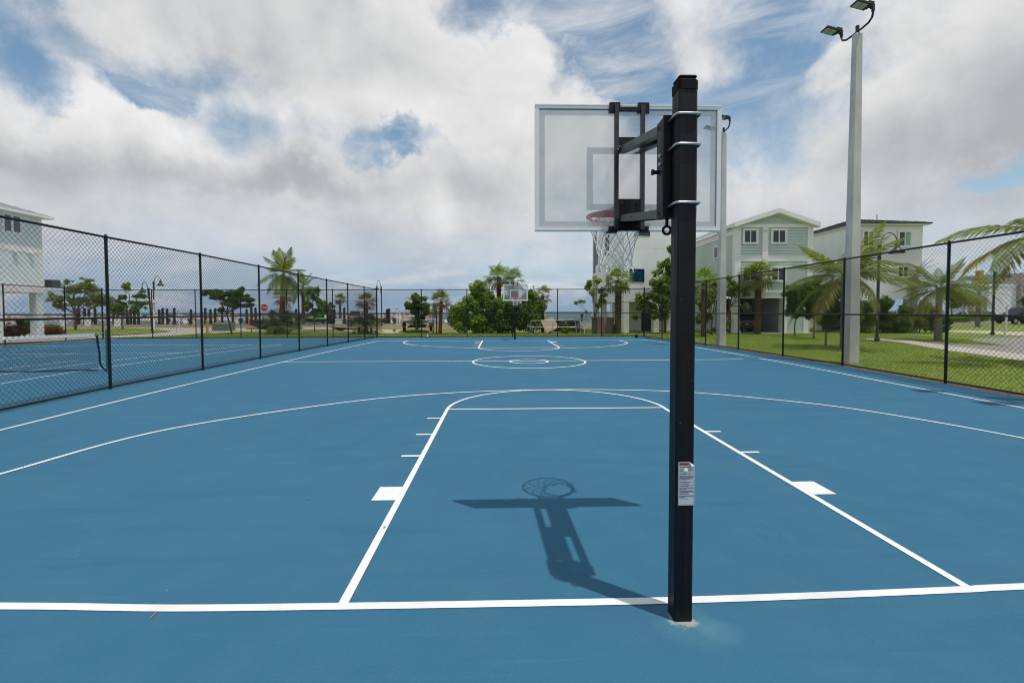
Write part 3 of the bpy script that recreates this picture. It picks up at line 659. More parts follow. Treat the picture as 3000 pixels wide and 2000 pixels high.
    # rim
    RC = (0.003, BY+.385, 2.388); RR = .2286
    rim = MB(); rim.tube([(RC[0]+RR*math.cos(a), RC[1]+RR*math.sin(a), RC[2]) for a in np.linspace(0, 2*math.pi, 56, endpoint=False)], .0085, 8, closed=True)
    rim = rim.build('rim', M('red_rim'), T, smooth=True)
    mb = MB(); mb.bb(-.085, .085, BY+.009, BY+.017, 2.27, 2.432)
    AA = np.linspace(R(186), R(354), 30)                   # band hugging the board side of the ring
    for i in range(len(AA)-1):
        a, b = AA[i], AA[i+1]
        def hh(x): return .020+.036*max(0, math.sin(-x))**1.2
        Ra = RR+.006
        pa = [(RC[0]+q*math.cos(a), RC[1]+q*math.sin(a)) for q in (Ra, Ra+.004)]; pb = [(RC[0]+q*math.cos(b), RC[1]+q*math.sin(b)) for q in (Ra, Ra+.004)]
        mb.add([(*pa[0], RC[2]-hh(a)), (*pb[0], RC[2]-hh(b)), (*pb[0], RC[2]+.004), (*pa[0], RC[2]+.004), (*pa[1], RC[2]-hh(a)), (*pb[1], RC[2]-hh(b)), (*pb[1], RC[2]+.004), (*pa[1], RC[2]+.004)],
               [(0, 1, 2, 3), (7, 6, 5, 4), (3, 2, 6, 7), (4, 5, 1, 0)])
    for s in (-1, 1):
        mb.add([(s*.07, BY+.017, 2.40), (s*.07, BY+.017, 2.30), (s*.12, BY+.185, 2.375), (s*.12, BY+.185, 2.392)], [(0, 1, 2, 3), (3, 2, 1, 0)])
        mb.box((s*.075, BY+.09, 2.392), (.02, .15, .008), rz=-s*.3)
    mb.build('rim_bracket', M('red_rim'), rim)
    mb = MB()
    for k in range(12):
        a = 2*math.pi*(k+.5)/12; mb.tube([(RC[0]+(RR-.004)*math.cos(a+q*.04), RC[1]+(RR-.004)*math.sin(a+q*.04), RC[2]-.010-.010*(1-q*q)) for q in (-1, 0, 1)], .003, 5)
    mb.build('net_hook', M('red_rim'), rim)
    # net: twelve loops, diamonds narrowing downwards
    net = MB(); rows = [(.2246, 0.0), (.205, -.085), (.183, -.15), (.160, -.215), (.142, -.275), (.132, -.33), (.135, -.375), (.138, -.405)]
    rr = random.Random(3 if sticker else 5)
    node = {}
    for i, (r0, dz) in enumerate(rows):
        for k in range(12):
            a = 2*math.pi*(k+(.5 if i % 2 == 0 else 0))/12+rr.uniform(-.06, .06)*(i > 0); q = r0+rr.uniform(-.010, .010)*(i > 1)
            node[i, k] = Vector((RC[0]+q*math.cos(a)+(.012*i/7), RC[1]+q*math.sin(a), RC[2]-.012+dz+rr.uniform(-.008, .008)*(i > 0)))
    for i in range(len(rows)-1):
        for k in range(12):
            for j in ((k, (k+1) % 12) if i % 2 == 0 else (k, (k-1) % 12)):
                A, B = node[i, k], node[i+1, j]; m2 = (A+B)/2; m2 += Vector((rr.uniform(-.004, .004), rr.uniform(-.004, .004), -.004))
                net.tube([A, m2, B], .0040, 5, caps=False)
    for i in range(1, len(rows)):
        for k in range(12): p = node[i, k]; net.tube([p+Vector((0, 0, .008)), p-Vector((0, 0, .010))], .0056, 5)
    for k in range(12):                                     # loose loops at the bottom
        A, B = node[7, k], node[7, (k+1) % 12]; m2 = (A+B)/2-Vector((0, 0, .028+rr.uniform(-.01, .015)))
        if k % 2: net.tube([A, A.lerp(m2, .6)-Vector((0, 0, .01)), m2, B.lerp(m2, .6)-Vector((0, 0, .01)), B], .0042, 5, caps=False)
        else: net.tube([A, A-Vector((rr.uniform(-.012, .012), rr.uniform(-.01, .01), .035+rr.uniform(0, .02)))], .0050, 5)
    net.build('net', M('net_cord'), T, smooth=True)
    return T, (HW, BY)
hoop, _ = make_hoop((0.012, -0.200, 0), 0, 'near basketball hoop seen from behind on a black square post')
fp = G(1508.5, 994.2); hoop2, _ = make_hoop((fp[0], fp[1], 0), math.pi, 'far basketball hoop facing the camera in front of green bushes', False)
# warning sticker on the near post
def text_mesh(txt, size, m_, parent, loc, name):
    cu = bpy.data.curves.new(name, 'FONT'); cu.body = txt; cu.size = size; cu.extrude = .0001; cu.align_x = 'LEFT'
    o = bpy.data.objects.new(name, cu); COL.objects.link(o); bpy.context.view_layer.update()
    me = bpy.data.meshes.new_from_object(o.evaluated_get(bpy.context.evaluated_depsgraph_get())); bpy.data.objects.remove(o)
    me.materials.clear(); me.materials.append(m_); me.name = name
    return link(name, me, parent, loc, (R(90), 0, 0))
hx, hy = 0.012, -0.200
A = AY(1987.5, 1353, hy-.0486); B = AY(2033, 1479, hy-.0486)
sx0, sx1, sz1, sz0 = A[0]-hx, B[0]-hx+.0015, A[2], B[2]; yy = -.0489
cx_, cz_ = sx1-.028, sz1-.018
st = MB().exty([(sx0, sz0), (sx1, sz0), (sx1, cz_), (cx_, sz1), (sx0, sz1)], yy-.0005, yy).build('warning_sticker', M('sticker'), hoop)
mb = MB(); wz = .0125
mb.exty([(sx0+.005, sz1-.004-wz), (cx_-.004, sz1-.004-wz), (cx_-.002, sz1-.004), (sx0+.005, sz1-.004)], yy-.0008, yy-.0006); mb.build('red_header', M('sticker_red'), st)
mb = MB(); mb.add([(cx_, yy-.0008, sz1), (sx1, yy-.0008, cz_), (cx_+.010, yy-.010, cz_-.006), (cx_+.003, yy-.007, sz1-.008)], [(0, 1, 2, 3), (3, 2, 1, 0)]); mb.build('curled_corner', M('white_paint'), st)
mb = MB(); cxx = (sx0+sx1)/2-.004; mb.lathe([(.0125, 0), (.011, .002), (.004, .0032)], 14); mb.v = [(cxx+p[0], yy-.0006-p[2], sz1-.045+p[1]) for p in mb.v]; mb.build('air_bubble', M('white_paint'), st, smooth=True)
text_mesh('WARNING', .0100, M('ink'), st, (sx0+.0135, yy-.0009, sz1-.0138), 'header_lettering')
mb = MB(); mb.exty([(sx0+.0065, sz1-.0125), (sx0+.0125, sz1-.0125), (sx0+.0095, sz1-.0060)], yy-.0011, yy-.0009)
z = sz1-.023; rr = random.Random(5); wdt = sx1-sx0
for nl in (2, 1, 2, 1, 2, 5, 1, 2, 1, 2, 3, 4, 1, 3, 1):
    for k in range(nl):
        x1 = sx1-.006 if k < nl-1 or nl == 1 and rr.random() < .3 else sx0+.006+wdt*rr.uniform(.35, .75); x = sx0+.006
        while x < x1-.002:
            ww = min(rr.uniform(.003, .008), x1-x); mb.bb(x, x+ww, yy-.0009, yy-.0006, z-.0011, z+.0011); x += ww+.0011
        z -= .0040
    z -= .0033
for a, b, c, d in ((sx0+.0030, sx1-.0030, sz0+.004, sz0+.0047), (sx0+.0030, sx0+.0037, sz0+.004, sz1-.004), (sx1-.0037, sx1-.0030, sz0+.004, cz_-.004)): mb.bb(a, b, yy-.0009, yy-.0006, c, d)
mb.build('print', M('ink'), st)

# ------------------------------------------------------------------ court light poles
def make_pole(loc, label, H=10.05):
    T = thing('court_light_pole', label, 'light pole', loc, 0, 'concrete court light poles')
    mb = MB(); prof = [(-.3, .168), (0, .168), (H*.5, .132), (H-.03, .098), (H, .088)]
    V = []; fs = []
    for z, hw in prof:
        b = hw*.10
        V += [(-hw+b, -hw, z), (hw-b, -hw, z), (hw, -hw+b, z), (hw, hw-b, z), (hw-b, hw, z), (-hw+b, hw, z), (-hw, hw-b, z), (-hw, -hw+b, z)]
    for k in range(len(prof)-1):
        for i in range(8): j = (i+1) % 8; fs.append((k*8+i, k*8+j, k*8+8+j, k*8+8+i))
    fs.append(tuple(range((len(prof)-1)*8, len(prof)*8)))
    mb.add(V, fs).build('shaft', M('concrete_pole'), T)
    mb = MB().tube([(0, 0, H-.02), (0, 0, H+.22)], .052, 10); mb.lathe([(.058, 0), (.05, .03), (.02, .05)], 10, (0, 0, H+.22)); mb.build('tenon', M('dark_bronze'), T)
    zb = H+.07
    mb = MB().tube([(-.03, -.62, zb+.30), (-.03, -.63, zb+.22), (-.02, -.58, zb+.08), (-.01, -.44, zb+.01), (0, -.2, zb), (0, .2, zb), (-.01, .44, zb+.01), (-.02, .58, zb+.08), (-.03, .63, zb+.22), (-.03, .62, zb+.30)], .031, 8)
    mb.build('crossarm', M('dark_bronze'), T, smooth=True)
    for s in (-1, 1):
        y = s*.62; zz = zb+.27
        rot = Matrix.Rotation(R(13), 3, 'Y'); C = Vector((-.40, y, zz+.10))
        hd = MB()
        for (c, sz) in (((0, 0, .03), (.44, .31, .045)), ((.20, 0, .075), (.17, .29, .055)), ((0, 0, .065), (.40, .26, .02))): hd.box(C+rot @ Vector(c), sz, rot=rot)
        for q in range(6): hd.box(C+rot @ Vector((-.18+q*.045, 0, .084)), (.010, .24, .026), rot=rot)
        head = hd.build('flood_light', M('dark_bronze'), T)
        for q in (-1, 1): MB().box(C+rot @ Vector((-.03+q*.086, 0, -.001)), (.158, .24, .008), rot=rot).build('led_lens', M('lens'), head)
        kn = MB().tube([(-.03, y, zb+.22), (-.03, y, zz+.06)], .045, 8).box((-.09, y, zz+.10), (.18, .075, .085)).tube([(-.06, y-.05, zz+.06), (-.06, y+.05, zz+.06)], .03, 8); kn.build('knuckle', M('dark_bronze'), T)
    return T
p1 = G(2503, 1062); p2 = G(2117.5, 1011.5)
make_pole((p1[0], p1[1]+.17, 0), 'tall concrete court light pole nearest the camera behind the right fence')
make_pole((p2[0], p2[1]+.17, 0), 'concrete court light pole between the hoop post and the green house', 9.85)
make_pole((10.25, 4.05, 0), 'concrete court light pole beside the near end of the right fence', 10.12)

# ------------------------------------------------------------------ gooseneck street lamps
def make_lamp(loc, label, H, rz, r=.055, arm=.62, rise=.55, sh=1.0, lean=0):
    T = thing('street_lamp', label, 'street lamp', loc, rz, 'black gooseneck street lamps')
    T.rotation_euler = (0, lean, rz)
    mb = MB().tube([(0, 0, -.1), (0, 0, H)], [r, r*.9], 10); mb.lathe([(r*1.7, 0), (r*1.6, .12), (r*1.1, .2)], 10); mb.lathe([(r*1.15, 0), (r*1.15, .05), (r*.3, .10)], 10, (0, 0, H)); mb.build('pole', M('dark_bronze'), T)
    P = [(.10, 0, H-.75), (.10, 0, H)]+[(.10+arm/2-arm/2*math.cos(a), 0, H+.16+rise*math.sin(a)) for a in np.linspace(0, math.pi, 12)]+[(.10+arm, 0, H+.16)]
    mb = MB().tube(P, .024, 7); mb.tube([(0, 0, H-.15), (.10, 0, H-.15)], .03, 6); mb.tube([(0, 0, H-.7), (.10, 0, H-.7)], .03, 6); mb.build('gooseneck', M('dark_bronze'), T)
    x = .10+arm; zt = H+.20
    mb = MB().lathe([(.04*sh, .02), (.085*sh, -.02), (.10*sh, -.26*sh), (.17*sh, -.34*sh), (.27*sh, -.42*sh), (.31*sh, -.52*sh), (.29*sh, -.52*sh), (.1*sh, -.45*sh)], 18, (x, 0, zt)); mb.build('lamp_shade', M('dark_bronze'), T, smooth=True)
    MB().lathe([(.12*sh, 0), (.15*sh, -.04), (.10*sh, -.09), (.02, -.11)], 12, (x, 0, zt-.46*sh)).build('bulb_glass', M('lens'), T, smooth=True)
    return T
l = G(2569, 999); make_lamp((l[0], l[1], 0), 'black gooseneck street lamp on the right lawn before the white house', 5.0, 0, .075, .86, .50, 1.15)
l = G(2908, 979.5); make_lamp((l[0], l[1], 0), 'black street lamp pole at the edge of the round drive under palm fronds', 4.1, 0, .07)
l = G(453, 963); make_lamp((l[0], l[1], 0), 'left-side street lamp with its shade on the right over the grass island', 4.60, 0, .065, .60, .44, 1.05)
l = G(446, 972); make_lamp((l[0], l[1], 0), 'leaning street lamp with its shade on the left over the road bend', 3.55, math.pi, .07, .42, .46, .85, R(3.0))
l = G(1118.5, 953); make_lamp((l[0], l[1], 0), 'distant street lamp beside the far left corner post of the basketball court', 4.55, math.pi, .07, .42, .62, .85)
# ------------------------------------------------------------------ vegetation
LEAF = dict(rough=.55, spec=.35, rand=.34, trans=.42)
mat('leaf_green', (0.165, 0.265, 0.042), **LEAF)
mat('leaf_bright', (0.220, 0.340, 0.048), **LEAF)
mat('leaf_dark', (0.100, 0.170, 0.034), **LEAF)
mat('leaf_olive', (0.205, 0.250, 0.055), **LEAF)
mat('leaf_yellow', (0.230, 0.190, 0.035), **LEAF)
mat('leaf_rust', (0.230, 0.090, 0.025), **LEAF)
mat('palm_green', (0.165, 0.225, 0.036), **LEAF)
mat('palm_bright', (0.180, 0.270, 0.042), **LEAF)
mat('palm_olive', (0.235, 0.225, 0.050), **LEAF)
mat('palm_dark', (0.072, 0.115, 0.024), **LEAF)
mat('palm_yellow', (0.360, 0.320, 0.065), **LEAF)
mat('palm_dry', (0.270, 0.160, 0.060), **LEAF)
mat('bark_grey', (0.20, 0.17, 0.14), .9, .15, var=.35, vscale=9, bump=.5, bscale=30)
mat('bark_brown', (0.13, 0.085, 0.05), .9, .15, var=.4, vscale=9, bump=.6, bscale=30)
mat('bark_red', (0.17, 0.085, 0.045), .9, .15, var=.4, vscale=9, bump=.6, bscale=30)
mat('bark_pale', (0.33, 0.29, 0.24), .9, .15, var=.2, vscale=6, bump=.3, bscale=30)
mat('crownshaft', (0.13, 0.16, 0.045), .5, .3, var=.2, vscale=5)
def leafcloud(mb, blobs, n, size, r=None, up=.35, aspect=.55, shell=.45, sub=9, fs=(.24, .46)):
    """n leaf blades spread through ellipsoids (cx, cy, cz, rx, ry, rz), denser towards their skin"""
    g_ = r or rng
    B = np.array(blobs, float)
    if sub:                              # break every ellipsoid into smaller clumps round its skin
        Q = []
        for b in B:
            for k in range(sub):
                d = g_.normal(size=3); d /= np.linalg.norm(d); q = g_.uniform(.45, .95); f = g_.uniform(*fs); Q.append([*(b[:3]+d*b[3:6]*q), *(b[3:6]*f)])
            Q.append([*b[:3], *(b[3:6]*.55)])
        B = np.array(Q)
    vol = (B[:, 3]*B[:, 4]*B[:, 5])**(2/3); pick = g_.choice(len(B), n, p=vol/vol.sum())
    d = g_.normal(size=(n, 3)); d /= np.linalg.norm(d, axis=1)[:, None]
    rad = shell+(1-shell)*g_.random(n)**.6; rad[g_.random(n) < .15] *= .6
    # break the skin into lobes
    lob = 1+.22*np.sin(d[:, 0]*7+pick*1.7)*np.sin(d[:, 1]*6.1+pick)*np.sin(d[:, 2]*8.3+pick*.6)+g_.normal(size=n)*.05
    C = B[pick, :3]+d*B[pick, 3:6]*(rad*lob)[:, None]
    nrm = d*.5+g_.normal(size=(n, 3))*.55+np.array([0, 0, up]); nrm /= np.linalg.norm(nrm, axis=1)[:, None]
    a = np.cross(nrm, g_.normal(size=(n, 3))); a /= np.linalg.norm(a, axis=1)[:, None]; b = np.cross(nrm, a)
    s = size*(.65+.7*g_.random(n))[:, None]
    droop = nrm*s*.12
    V = np.stack([C-a*s*.5, C+b*s*aspect*.5-a*s*.05+droop, C+a*s*.55-droop, C-b*s*aspect*.5-a*s*.05+droop], 1).reshape(-1, 3)
    mb.addnp(V, np.arange(4*n).reshape(-1, 4))
def branch(mb, a, b, r0, r1, bend=.08, n=5, sides=6):
    a, b = Vector(a), Vector(b); L = (b-a).length; o = Vector((random.uniform(-1, 1), random.uniform(-1, 1), random.uniform(-.3, .6)))*L*bend
    mb.tube([a.lerp(b, t/n)+o*math.sin(math.pi*t/n) for t in range(n+1)], [r0+(r1-r0)*t/n for t in range(n+1)], sides)
def tree(name, label, cat, base, blobs, n, size, m_, trunk_m='bark_grey', r=.07, forks=None, fork_z=.45, group=None, aspect=.55, twig=True, lean=(0, 0), shell=.45, extra=None, sub=9, fs=(.24, .46)):
    """blobs are relative to the base; limbs run from the fork to the blob centres"""
    T = thing(name, label, cat, base, 0, group)
    zt = max(b[2] for b in blobs); fz = fork_z*zt if forks is None else forks
    mb = MB(); f = Vector((lean[0], lean[1], fz)); branch(mb, (0, 0, -.1), f, r, r*.75, .05, 6, 8); mb.build('trunk', M(trunk_m), T, smooth=True)
    if twig:
        mb = MB()
        for b in blobs:
            branch(mb, f, (b[0], b[1], b[2]+b[5]*.15), r*.55, r*.16, .10)
            for k in range(3):
                d = Vector((random.uniform(-.8, .8)*b[3], random.uniform(-.8, .8)*b[4], random.uniform(-.3, .8)*b[5])); c = Vector(b[:3]); branch(mb, f.lerp(c, .75), c+d, r*.2, r*.07, .08, 4, 5)
        mb.build('branches', M(trunk_m), T)
    mb = MB(); leafcloud(mb, blobs, n, size, aspect=aspect, shell=shell, sub=sub, fs=fs); mb.build('crown', M(m_), T)
    if extra:
        mb = MB(); leafcloud(mb, extra[0], extra[1], size, aspect=aspect, shell=.8); mb.build('crown', M(extra[2]), T, label=extra[3])
    return T
def PX(base, u, v, ru, rv, depth=1.0, dy=0.0):
    """ellipsoid at the tree's own distance from a pixel centre and radii"""
    p = AY(u, v, base[1]+dy); k = (base[1]+dy-CAM[1])/F
    return (p[0]-base[0], dy, p[2], ru*k, min(ru, rv*1.3)*k*depth, rv*k)
# --- palm fronds
def feather_frond(L, droop, nl, ll, seed, stalk=.15, curl=.5, lw=.040, twist=0.0, side_ang=58):
    """pinnate frond along +X, bending down with length"""
    rr = random.Random(seed); mb = MB(); P = []
    for i in range(13):
        t = i/12; P.append(Vector((L*(t-.10*droop*t**3), 0, -L*droop*t**2.1*.62)))
    mb.tube(P, [.020*(1-.85*i/12)*(L/3)**.5+.002 for i in range(13)], 5)
    for sd in (-1, 1):
        for k in range(nl):
            t = stalk+(1-stalk)*(k+.5)/nl; x = t*12; i = min(int(x), 11); p = P[i].lerp(P[i+1], x-i); tg = (P[i+1]-P[i]).normalized()
            up = Vector((0, 1, 0)).cross(tg)*-1.0; up = Vector((-tg.z, 0, tg.x))
            l = ll*(math.sin(math.pi*min(1, .22+.80*t))**.6)*(1-.45*max(0, t-.6)/.4)*rr.uniform(.85, 1.1)
            a = R(side_ang-26*t)+rr.uniform(-.09, .09); dirn = (tg*math.cos(a)+Vector((0, sd, 0))*math.sin(a))
            dirn = (dirn+up*(.16-.30*curl*rr.uniform(.6, 1.2))).normalized(); w = tg*lw*(L/3)**.5*rr.uniform(.8, 1.15)*min(1, ll/.8)
            m1 = p+dirn*l*.5; e = p+dirn*l*.92+Vector((0, 0, -l*.34*curl*rr.uniform(.5, 1.4)))
            mb.add([p-w*.4, p+w*.4, m1+w, m1-w, e], [(0, 1, 2, 3), (3, 2, 4)])
    return mb
def fan_frond(L, stalk, n, seed, droop=.25):
    """palmate leaf: stalk along +X, then a folded fan"""
    rr = random.Random(seed); mb = MB(); h = Vector((stalk, 0, -.04*stalk)); mb.tube([(0, 0, 0), (stalk*.5, 0, .02), h], .011, 4)
    for k in range(n):
        a = R(-105+210*(k+.5)/n); l = L*(1-.28*(abs(a)/R(105))**2)*rr.uniform(.88, 1.06)
        d = Vector((math.cos(a), math.sin(a), 0)); s = Vector((-math.sin(a), math.cos(a), 0))*L*.052
        up = Vector((0, 0, .10*math.cos(a*.5)*L))
        m1 = h+d*l*.55+up*.6+Vector((0, 0, .03*(-1)**k)); e = h+d*l*rr.uniform(.93, 1.0)+Vector((0, 0, -droop*l*rr.uniform(.6, 1.3)))
        mb.add([h, m1-s, e, m1+s], [(0, 1, 2, 3)])
    return mb
_mesh = {}
def frond_mesh(key, mbf, m_):
    k = (key, m_)
    if k not in _mesh:
        mb = mbf(); me = bpy.data.meshes.new('frond'); me.from_pydata(mb.v, [], mb.f); me.materials.append(M(m_)); me.update(); _mesh[k] = me
    return _mesh[k]
def palm_trunk(mb, pts, r0, r1, ring=.09, sides=9, bulge=.02):
    P = catmull(pts, 8); Pn = []; Rn = []
    for i, p in enumerate(P):
        t = i/(len(P)-1); Pn.append(Vector(p)); Rn.append((r0+(r1-r0)*t)*(1+(.06 if i % 2 else -.03)))
    mb.tube(Pn, Rn, sides)
def fan_palm(label, base, zc, rad, trunk_r=.12, n=24, mats=('palm_green', 'palm_olive', 'palm_dry'), name='fan_palm', boots=False, lean=(0, 0), skirt=.25, bark='bark_brown', group='fan palms', trunk=True):
    T = thing(name, label, 'palm', base, random.uniform(0, 6), group); T.rotation_euler = (0, 0, 0)
    c = Vector((lean[0], lean[1], zc))
    mb = MB(); palm_trunk(mb, [(0, 0, -.1), (lean[0]*.3, lean[1]*.3, zc*.35), (lean[0]*.75, lean[1]*.75, zc*.75), tuple(c)], trunk_r*1.05, trunk_r*.95)
    mb.build('trunk', M(bark), T)
    if boots:
        mb = MB()
        for i in range(int(zc*26)):
            z = zc*.30+zc*.70*i/(zc*26); a = i*2.4; t = z/zc; rr_ = trunk_r*1.0; o = Vector((lean[0]*t+rr_*math.cos(a), lean[1]*t+rr_*math.sin(a), z)); d = Vector((math.cos(a), math.sin(a), 1.1)).normalized(); s = Vector((-math.sin(a), math.cos(a), 0))*.045
            mb.add([o-s-d*.06, o+s-d*.06, o+d*.15+s*.5+Vector((math.cos(a), math.sin(a), 0))*.05, o+d*.15-s*.5+Vector((math.cos(a), math.sin(a), 0))*.05], [(0, 1, 2, 3), (3, 2, 1, 0)])
        mb.build('leaf_stubs', M('bark_brown'), T)
    for k in range(n):
        q = k/(n-1); el = R(82-130*q**.85+random.uniform(-9, 9)); az = k*2.39996+random.uniform(-.3, .3)
        mn = mats[0] if q < .55 else (mats[1] if q < 1-skirt*.6 else mats[2])
        v = k % 3; me = frond_mesh(('fan', v), lambda: fan_frond(.60, .50, 17, 40+v, .14+.13*v), mn)
        o = link('frond', me, T, tuple(c+Vector((0, 0, random.uniform(-.12, .06)*rad))), Euler((random.uniform(-.35, .35), -el, az)))
        s_ = rad*random.uniform(.86, 1.12); o.scale = (s_, s_, s_)
    return T
def feather_palm(label, base, zc, L, n=20, mats=('palm_green', 'palm_olive', 'palm_yellow'), name='coconut_palm', trunk_r=.12, lean=(0, 0), bark='bark_grey', group='coconut palms', el0=80, el1=-35, droops=(.50, .85, 1.1), shaft=0, ll=.75, nl=34, curl=.6, seed=1, az0=0.0, list_=None):
    T = thing(name, label, 'palm', base, 0, group); c = Vector((lean[0], lean[1], zc)); rr = random.Random(seed)
    mb = MB(); palm_trunk(mb, [(0, 0, -.1), (lean[0]*.25, lean[1]*.25, zc*.35), (lean[0]*.7, lean[1]*.7, zc*.72), tuple(c-Vector((0, 0, shaft)))], trunk_r*1.15, trunk_r*.85); mb.build('trunk', M(bark), T)
    if shaft: MB().tube([c-Vector((0, 0, shaft+.02)), c-Vector((0, 0, shaft*.7)), c+Vector((0, 0, .1))], [trunk_r*.95, trunk_r*1.15, trunk_r*.5], 9).build('crownshaft', M('crownshaft'), T, smooth=True)
    fr_ = list_ or [(80-(80-el1)*(k/(n-1))**.9+rr.uniform(-8, 8) if el0 == 80 else el0-(el0-el1)*(k/(n-1))**.9+rr.uniform(-7, 7), math.degrees(az0)+k*137.5+rr.uniform(-14, 14), rr.uniform(.85, 1.1), None) for k in range(n)]
    for k, (el, az, sc_, mm) in enumerate(fr_):
        q = k/max(1, len(fr_)-1); di = 0 if el > 45 else (1 if el > 5 else 2)
        mn = mm or (mats[0] if q < .55 else (mats[1] if q < .90 else mats[2]))
        me = frond_mesh(('feather', L > 2.9, di, k % 2, nl, round(ll, 2)), lambda: feather_frond(3.0, droops[di], nl, ll, 11+di*3+k % 2, curl=curl), mn)
        o = link('frond', me, T, tuple(c), Euler((rr.uniform(-.4, .4), -R(el), R(az)))); s_ = L/3.0*sc_; o.scale = (s_, s_, s_)
    return T
Gb = lambda u, v: tuple(G(u, v)[:2])+(0.0,)
# right lawn palms
b = Gb(2471, 1017.5); feather_palm('coconut palm with yellow-stalked fronds just left of the near light pole', b, 3.05, 2.8, 26, mats=('palm_green', 'palm_green', 'palm_olive'), bark='bark_grey', trunk_r=.125, seed=4, el0=66, el1=-12, ll=.66, nl=44, curl=.85)
b = Gb(2748, 996); feather_palm('bushy coconut palm with a short trunk behind the second right fence post', b, 2.75, 2.3, 28, mats=('palm_green', 'palm_green', 'palm_olive'), bark='bark_grey', trunk_r=.15, seed=9, el0=64, el1=-18, ll=.66, nl=44, curl=.85)
b = Gb(2864, 956); feather_palm('small olive palm on the verge across the round drive', b, 3.2, 2.6, 22, mats=('palm_green', 'palm_olive', 'palm_olive'), trunk_r=.17, seed=13, el1=-40, ll=.65, nl=34)
feather_palm('coconut palm reaching into the picture from the right edge with long drooping fronds', (15.1, 10.4, 0), 3.75, 2.85, mats=('palm_green', 'palm_olive', 'palm_yellow'), trunk_r=.15, seed=21, nl=54, ll=.98, curl=.7,
    list_=[(26, 174, 1.0, 'palm_green'), (6, 190, .97, 'palm_green'), (-6, 178, .8, 'palm_olive'), (62, 20, 1, 'palm_green'), (45, 60, 1, None), (70, 300, .9, 'palm_green'), (22, 262, 1, 'palm_green'), (15, 20, 1, None), (-2, 320, 1, None), (30, 330, 1, None), (6, 100, 1, None), (12, 285, 1, None)])
b = Gb(2676, 974); feather_palm('grey-trunked palm with drooping dark fronds in front of the white clapboard house', b, 4.1, 2.0, 20, mats=('palm_dark', 'palm_green', 'palm_olive'), name='royal_palm', trunk_r=.22, bark='bark_pale', group='royal palms', seed=31, el1=-50, ll=.5, nl=34)
# left royal palms
b = Gb(822, 951); feather_palm('taller royal palm with bright green crown rising above the dividing fence', (b[0], b[1], 0), 6.6, 3.5, 22, mats=('palm_green', 'palm_bright', 'palm_bright'), name='royal_palm', trunk_r=.20, bark='bark_red', group='royal palms', seed=5, el1=-48, shaft=1.6, ll=.95, nl=50, lean=(0.5, 0), curl=.7, droops=(.30, .6, .85))
b = Gb(889, 949); feather_palm('shorter royal palm right of the taller one behind the dividing fence', (b[0], b[1], 0), 5.0, 2.75, 19, mats=('palm_green', 'palm_green', 'palm_bright'), name='royal_palm', trunk_r=.20, bark='bark_red', group='royal palms', seed=8, el1=-45, shaft=1.1, ll=.9, nl=46, curl=.7)
# fan palms
b = Gb(833, 978); fan_palm('fan palm with rusty lower leaves beside the covered skiff', b, 2.75, .95, .13, 22, mats=('palm_green', 'palm_olive', 'palm_dry'), skirt=.7)
for u, lab in ((806, 'low clump of fan leaves below the stop sign'), (845, 'low clump of fan leaves covering the skiff bow')):
    b = Gb(u, 978.5); fan_palm(lab, b, .75, 1.15, .10, 18, mats=('palm_dark', 'palm_green', 'palm_olive'), name='saw_palmetto', group='low palmetto clumps', skirt=.1)
b = Gb(997, 948); fan_palm('small round-headed fan palm standing alone near the grey vehicle', b, 3.35, 1.0, .17, 26, mats=('palm_green', 'palm_green', 'palm_olive'), bark='bark_grey', skirt=.1)
b = Gb(1074, 978); fan_palm('fan palm with a shaggy olive head left of the far corner post', b, 2.35, .85, .12, 26, mats=('palm_olive', 'palm_olive', 'palm_dry'), skirt=.5)
for u, h, lab in ((1052, .5, 'spiky palmetto clump left of the shaggy fan palm trunk'), (1088, .6, 'spiky palmetto clump between the shaggy fan palm and the corner post')):
    b = Gb(u, 978); fan_palm(lab, b, h, 1.05, .08, 18, mats=('palm_dark', 'palm_olive', 'palm_olive'), name='saw_palmetto', group='spiky clumps by the corner post', skirt=.1)
b = Gb(1289, 978.5); fan_palm('fan palm with golden drooping leaves between the moored hull and the bushes', b, 2.35, .98, .13, 26, mats=('palm_green', 'palm_olive', 'palm_dry'), lean=(.12, 0), skirt=.6, bark='bark_red')
b = Gb(1279, 978); fan_palm('thin young palm with few brown leaves next to the golden fan palm', b, 1.75, .6, .045, 8, mats=('palm_green', 'palm_olive', 'palm_dry'), skirt=.8, name='young_palm', group='young palms')
b = Gb(1269, 977); fan_palm('thinner young palm nearest the cream hull', b, 1.45, .55, .045, 7, mats=('palm_green', 'palm_dry', 'palm_dry'), skirt=.8, name='young_palm', group='young palms')
b = Gb(1462, 973); fan_palm('tall fan palm growing out of the bushes left of the far backboard', b, 4.25, 1.35, .17, 22, mats=('palm_bright', 'palm_green', 'palm_olive'), boots=True, skirt=.2)
b = Gb(1502, 972); fan_palm('fan palm half hidden behind the far backboard', b, 4.05, 1.25, .15, 16, mats=('palm_green', 'palm_olive', 'palm_olive'), skirt=.2)
b = Gb(1590, 973); fan_palm('small fan palm at the right end of the bushes', b, 2.85, .85, .12, 18, mats=('palm_olive', 'palm_olive', 'palm_dry'), skirt=.4)
b = Gb(1811, 977.5); fan_palm('stout fan palm with a rough trunk before the modern white house', b, 3.75, 1.25, .22, 24, mats=('palm_bright', 'palm_green', 'palm_olive'), boots=True, skirt=.15)
b = Gb(2219, 977); fan_palm('fan palm with a rough trunk in front of the green house carport', b, 3.95, 1.4, .21, 26, mats=('palm_green', 'palm_bright', 'palm_olive'), boots=True, skirt=.15)
b = Gb(2060, 985); fan_palm('fan palm just right of the near hoop post', b, 3.35, 1.15, .14, 20, mats=('palm_bright', 'palm_green', 'palm_olive'), skirt=.2)
